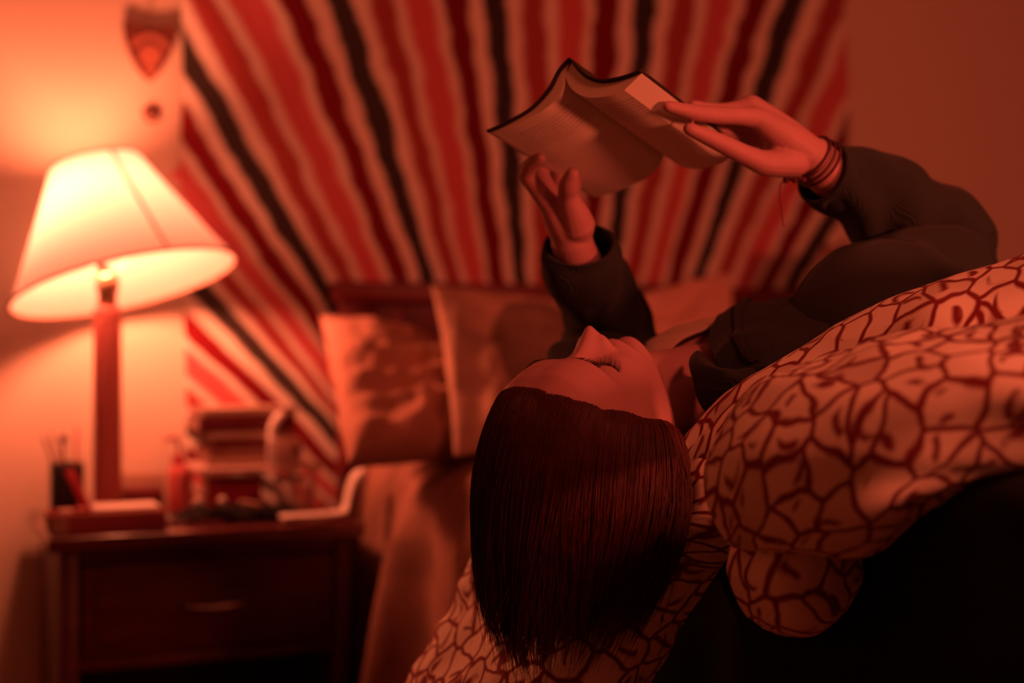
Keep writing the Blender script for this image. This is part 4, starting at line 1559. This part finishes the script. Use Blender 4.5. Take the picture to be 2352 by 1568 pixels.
def sleeve(path, radii, name, parent, seed, amp=.008, inner=.045, n=72, m=150):
    """outer skin rolled in at the cuff and running back inside it"""
    q_ = crom(np.c_[np.array(path), np.array(radii)], m)
    pts, rad_ = q_[:, :3], q_[:, 3]
    t_ = np.gradient(pts, axis=0)
    t_ /= np.linalg.norm(t_, axis=1, keepdims=True)
    a_ = np.array([0, 0, 1.])
    A1, B1 = [], []
    for x in t_:
        a_ = unit(a_ - x * np.dot(a_, x))
        A1.append(a_)
        B1.append(np.cross(x, a_))
    A1, B1 = np.array(A1), np.array(B1)
    th_ = np.linspace(0, 2 * np.pi, n, endpoint=False)
    rn = np.cos(th_)[None, :, None] * A1[:, None] + np.sin(th_)[None, :, None] * B1[:, None]
    g_ = pts[:, None] + rn * rad_[:, None, None]
    fade = np.clip((m - 1 - np.arange(m)) / 8, .15, 1)[:, None]
    s_arc = np.r_[0, np.cumsum(np.linalg.norm(np.diff(pts, axis=0), axis=1))]
    ringw = np.sin(s_arc[:, None] * 62 + 2.6 * np.sin(th_ + seed)[None] + 5 * vnoise(g_ * 9 + seed)) * .5
    d = vnoise(g_ * 17 + seed) * .7 + vnoise(g_ * 34 + seed) * .3 + ringw
    g_ = g_ + rn * (amp * d * fade)[..., None]
    k = 14
    inn = pts[-k:][::-1][:, None] + rn[-k:][::-1] * (rad_[-k:][::-1, None, None] - .0035)
    gg_ = np.concatenate([g_, inn])
    mb_ = MB().grid(gg_, wrap_v=True)
    return mb_.build(name, M['cord'], parent)


# torso of the jacket: wraps the back and both sides, open down the front
sa_n, sb_n = 110, 120
sgm = np.linspace(.0, .56, sa_n)
kx = [s_[0] for s_ in stn]
wd_ = np.interp(sgm, kx, [s_[1] for s_ in stn]) + .020
ht_ = np.interp(sgm, kx, [s_[2] for s_ in stn]) + .020 + .034 * np.exp(-((sgm - .17) / .08) ** 2)
openR = np.interp(sgm, [0, .06, .15, .3, .56], [.62, .50, .34, .20, .1])          # right front edge, radians from straight up
openL = np.interp(sgm, [0, .06, .15, .3, .56], [-.98, -.98, -1.02, -.95, -.6])
g = np.zeros((sa_n, sb_n, 3))
for i in range(sa_n):
    a_ = np.linspace(openR[i], 2 * np.pi + openL[i], sb_n)
    cx = np.sign(np.sin(a_)) * np.abs(np.sin(a_)) ** .85 * wd_[i]
    cz = np.sign(np.cos(a_)) * np.abs(np.cos(a_)) ** .85 * ht_[i]
    cx = np.where(cx < 0, cx * (.90 + .1 * min(1, sgm[i] / .3)), cx)
    c0 = Nk + Dd * sgm[i] + np.array([0, 0, -.01])
    for j in range(sb_n):
        q_ = c0 + Rr * cx[j] + np.array([0, 0, cz[j]])
        g[i, j] = cw(q_)
g[..., 2] = np.maximum(g[..., 2], .745)
g = wrinkle(g, grid_normals(g), .009, 15, 3)
g[..., 2] = np.maximum(g[..., 2], .745)
jk = MB().grid(g).build('jacket', M['cord'], person)
solid(jk, .005)
jk['label'] = 'dark corduroy jacket worn open'
slR = [cw(SR - Dd * .02 - Rr * .01), P(1985, 740, 1.57), P(2060, 690, 1.61), P(2140, 640, 1.665), P(2178, 590, 1.715), P(2125, 528, 1.70), P(2030, 470, 1.665), P(1950, 425, 1.635), P(1888, 395, 1.612)]
sleeve(slR, [.085, .078, .073, .066, .063, .062, .054, .046, .0375], 'sleeve', jk, 3, .009)
slL = [cw(Nk - Rr * .115 + Dd * .05), cw(SL + Rr * .01), P(1368, 850, 1.78), P(1405, 800, 1.85), P(1400, 755, 1.84), P(1375, 700, 1.78), P(1345, 640, 1.72), P(1332, 600, 1.69), P(1330, 560, 1.672)]
sleeve(slL, [.074, .070, .064, .058, .055, .052, .050, .046, .042], 'sleeve', jk, 8, .009)
tr3 = MB()
for sg in (-1, 1):
    hip = Nk + Dd * .56 + Rr * sg * .083 + [0, 0, -.02]
    tr3.tube([cw(hip), cw(hip + Dd * .24), cw(hip + Dd * .44 + [0, 0, .01]), cw(hip + Dd * .54), cw(hip + Dd * .66), cw(hip + Dd * .76 + [0, 0, -.005])],
             [.105, .090, .068, .064, .060, .052], 30, smooth=60)
tr3.loft([cw(Nk + Dd * s_ + [0, 0, -.015]) for s_ in np.linspace(.46, .66, 14)], [wdir_(Rr)] * 14, [UP] * 14, [.172, .178, .184, .188, .19, .19, .19, .19, .188, .186, .18, .175, .16, .14], [.105, .108, .11, .112, .114, .114, .114, .113, .112, .11, .108, .104, .095, .08], n=50)
o = tr3.build('trousers', M['throw'], person)
# collar: a folded flap standing around the near side of the neck
col = [[(1655, 985, 1.50), (1612, 930, 1.46), (1590, 870, 1.455), (1583, 832, 1.47), (1596, 808, 1.50)],
       [(1690, 960, 1.48), (1650, 905, 1.44), (1625, 855, 1.44), (1604, 826, 1.46), (1603, 806, 1.495)],
       [(1740, 940, 1.47), (1705, 885, 1.43), (1672, 850, 1.43), (1640, 838, 1.45), (1612, 815, 1.49)],
       [(1790, 930, 1.48), (1760, 880, 1.45), (1720, 850, 1.45), (1670, 860, 1.465), (1625, 840, 1.50)]]
g = sheet(np.array([[P(*q_) for q_ in row] for row in col]), 50, 60)
g = g + grid_normals(g) * (.003 * np.sin(g[..., 0] * 160) * 0 + .004 * vnoise(g * 30))[..., None]
o = MB().grid(g).build('collar', M['cord'], jk)
solid(o, .004)
# front lapel panel rising over the chest
lap = [[(1690, 860, 1.46), (1640, 830, 1.50), (1628, 775, 1.55), (1650, 735, 1.60), (1690, 715, 1.66)],
       [(1760, 850, 1.46), (1715, 800, 1.48), (1700, 745, 1.53), (1715, 708, 1.60), (1745, 706, 1.68)],
       [(1830, 830, 1.47), (1800, 780, 1.48), (1790, 730, 1.53), (1800, 698, 1.60), (1820, 698, 1.68)],
       [(1900, 800, 1.49), (1870, 750, 1.49), (1862, 705, 1.54), (1870, 682, 1.60), (1880, 690, 1.68)],
       [(1980, 780, 1.51), (1950, 735, 1.51), (1945, 700, 1.55), (1950, 682, 1.60), (1955, 690, 1.68)],
       [(2060, 770, 1.53), (2040, 725, 1.53), (2035, 695, 1.56), (2040, 680, 1.62), (2040, 690, 1.68)]]
g = sheet(np.array([[P(*q_) for q_ in row] for row in lap]), 90, 80)
g = wrinkle(g, grid_normals(g), .012, 14, 21)
o = MB().grid(g).build('front_panel', M['cord'], jk)
solid(o, .004)
pl_ = g[14:19, 6:70] + grid_normals(g)[14:19, 6:70] * .0035
solid(MB().grid(pl_).build('placket', M['cord'], jk), .002)
# tank top
tk = [[(1500, 860, 1.56), (1520, 820, 1.57), (1560, 785, 1.585), (1610, 762, 1.60), (1670, 745, 1.62), (1740, 735, 1.64)],
      [(1480, 835, 1.60), (1505, 797, 1.61), (1548, 768, 1.62), (1600, 750, 1.635), (1660, 735, 1.65), (1740, 728, 1.67)],
      [(1465, 822, 1.66), (1492, 785, 1.665), (1538, 757, 1.67), (1592, 742, 1.68), (1655, 730, 1.69), (1740, 724, 1.70)],
      [(1450, 850, 1.74), (1485, 810, 1.75), (1530, 780, 1.76), (1590, 760, 1.77), (1655, 745, 1.78), (1740, 735, 1.79)]]
g = sheet(np.array([[P(*q_) for q_ in row] for row in tk]), 50, 70)
g = g + grid_normals(g) * (.0025 * vnoise(g * np.array([30, 60, 30])))[..., None]
o = MB().grid(g).build('tank_top', M['tank'], person)
solid(o, .003)
o['label'] = 'cream tank top with scooped neckline'

# bracelets on the right wrist
wax = unit(P(1905, 398, 1.615) - P(1858, 357, 1.600))
for k, (px, py, r_, th__, mm) in enumerate(((1862, 361, .0275, .0016, 'brace'), (1872, 370, .0290, .0013, 'brace'), (1884, 378, .0285, .0018, 'brace'))):
    c0 = P(px, py, 1.604)
    a_ = unit(np.cross(wax, UP))
    b_ = np.cross(wax, a_)
    ring = [c0 + r_ * (math.cos(t) * a_ + math.sin(t) * b_) for t in np.linspace(0, 2 * np.pi, 61)]
    q_ = MB().tube(ring, th__, 8, cap=False)
    q_.build('bracelet', M[mm], person)
kn = MB()
for k in range(5):
    kn.ball(P(1805 + 10 * k, 413 - (k % 2) * 5, 1.592), .0038, 8)
kn.tube([P(1862, 402, 1.60), P(1840, 410, 1.595), P(1800, 417, 1.592), P(1790, 440, 1.592), P(1800, 520, 1.592)], .0006, 6, smooth=20)
kn.build('bracelet_knot', M['brace'], person)
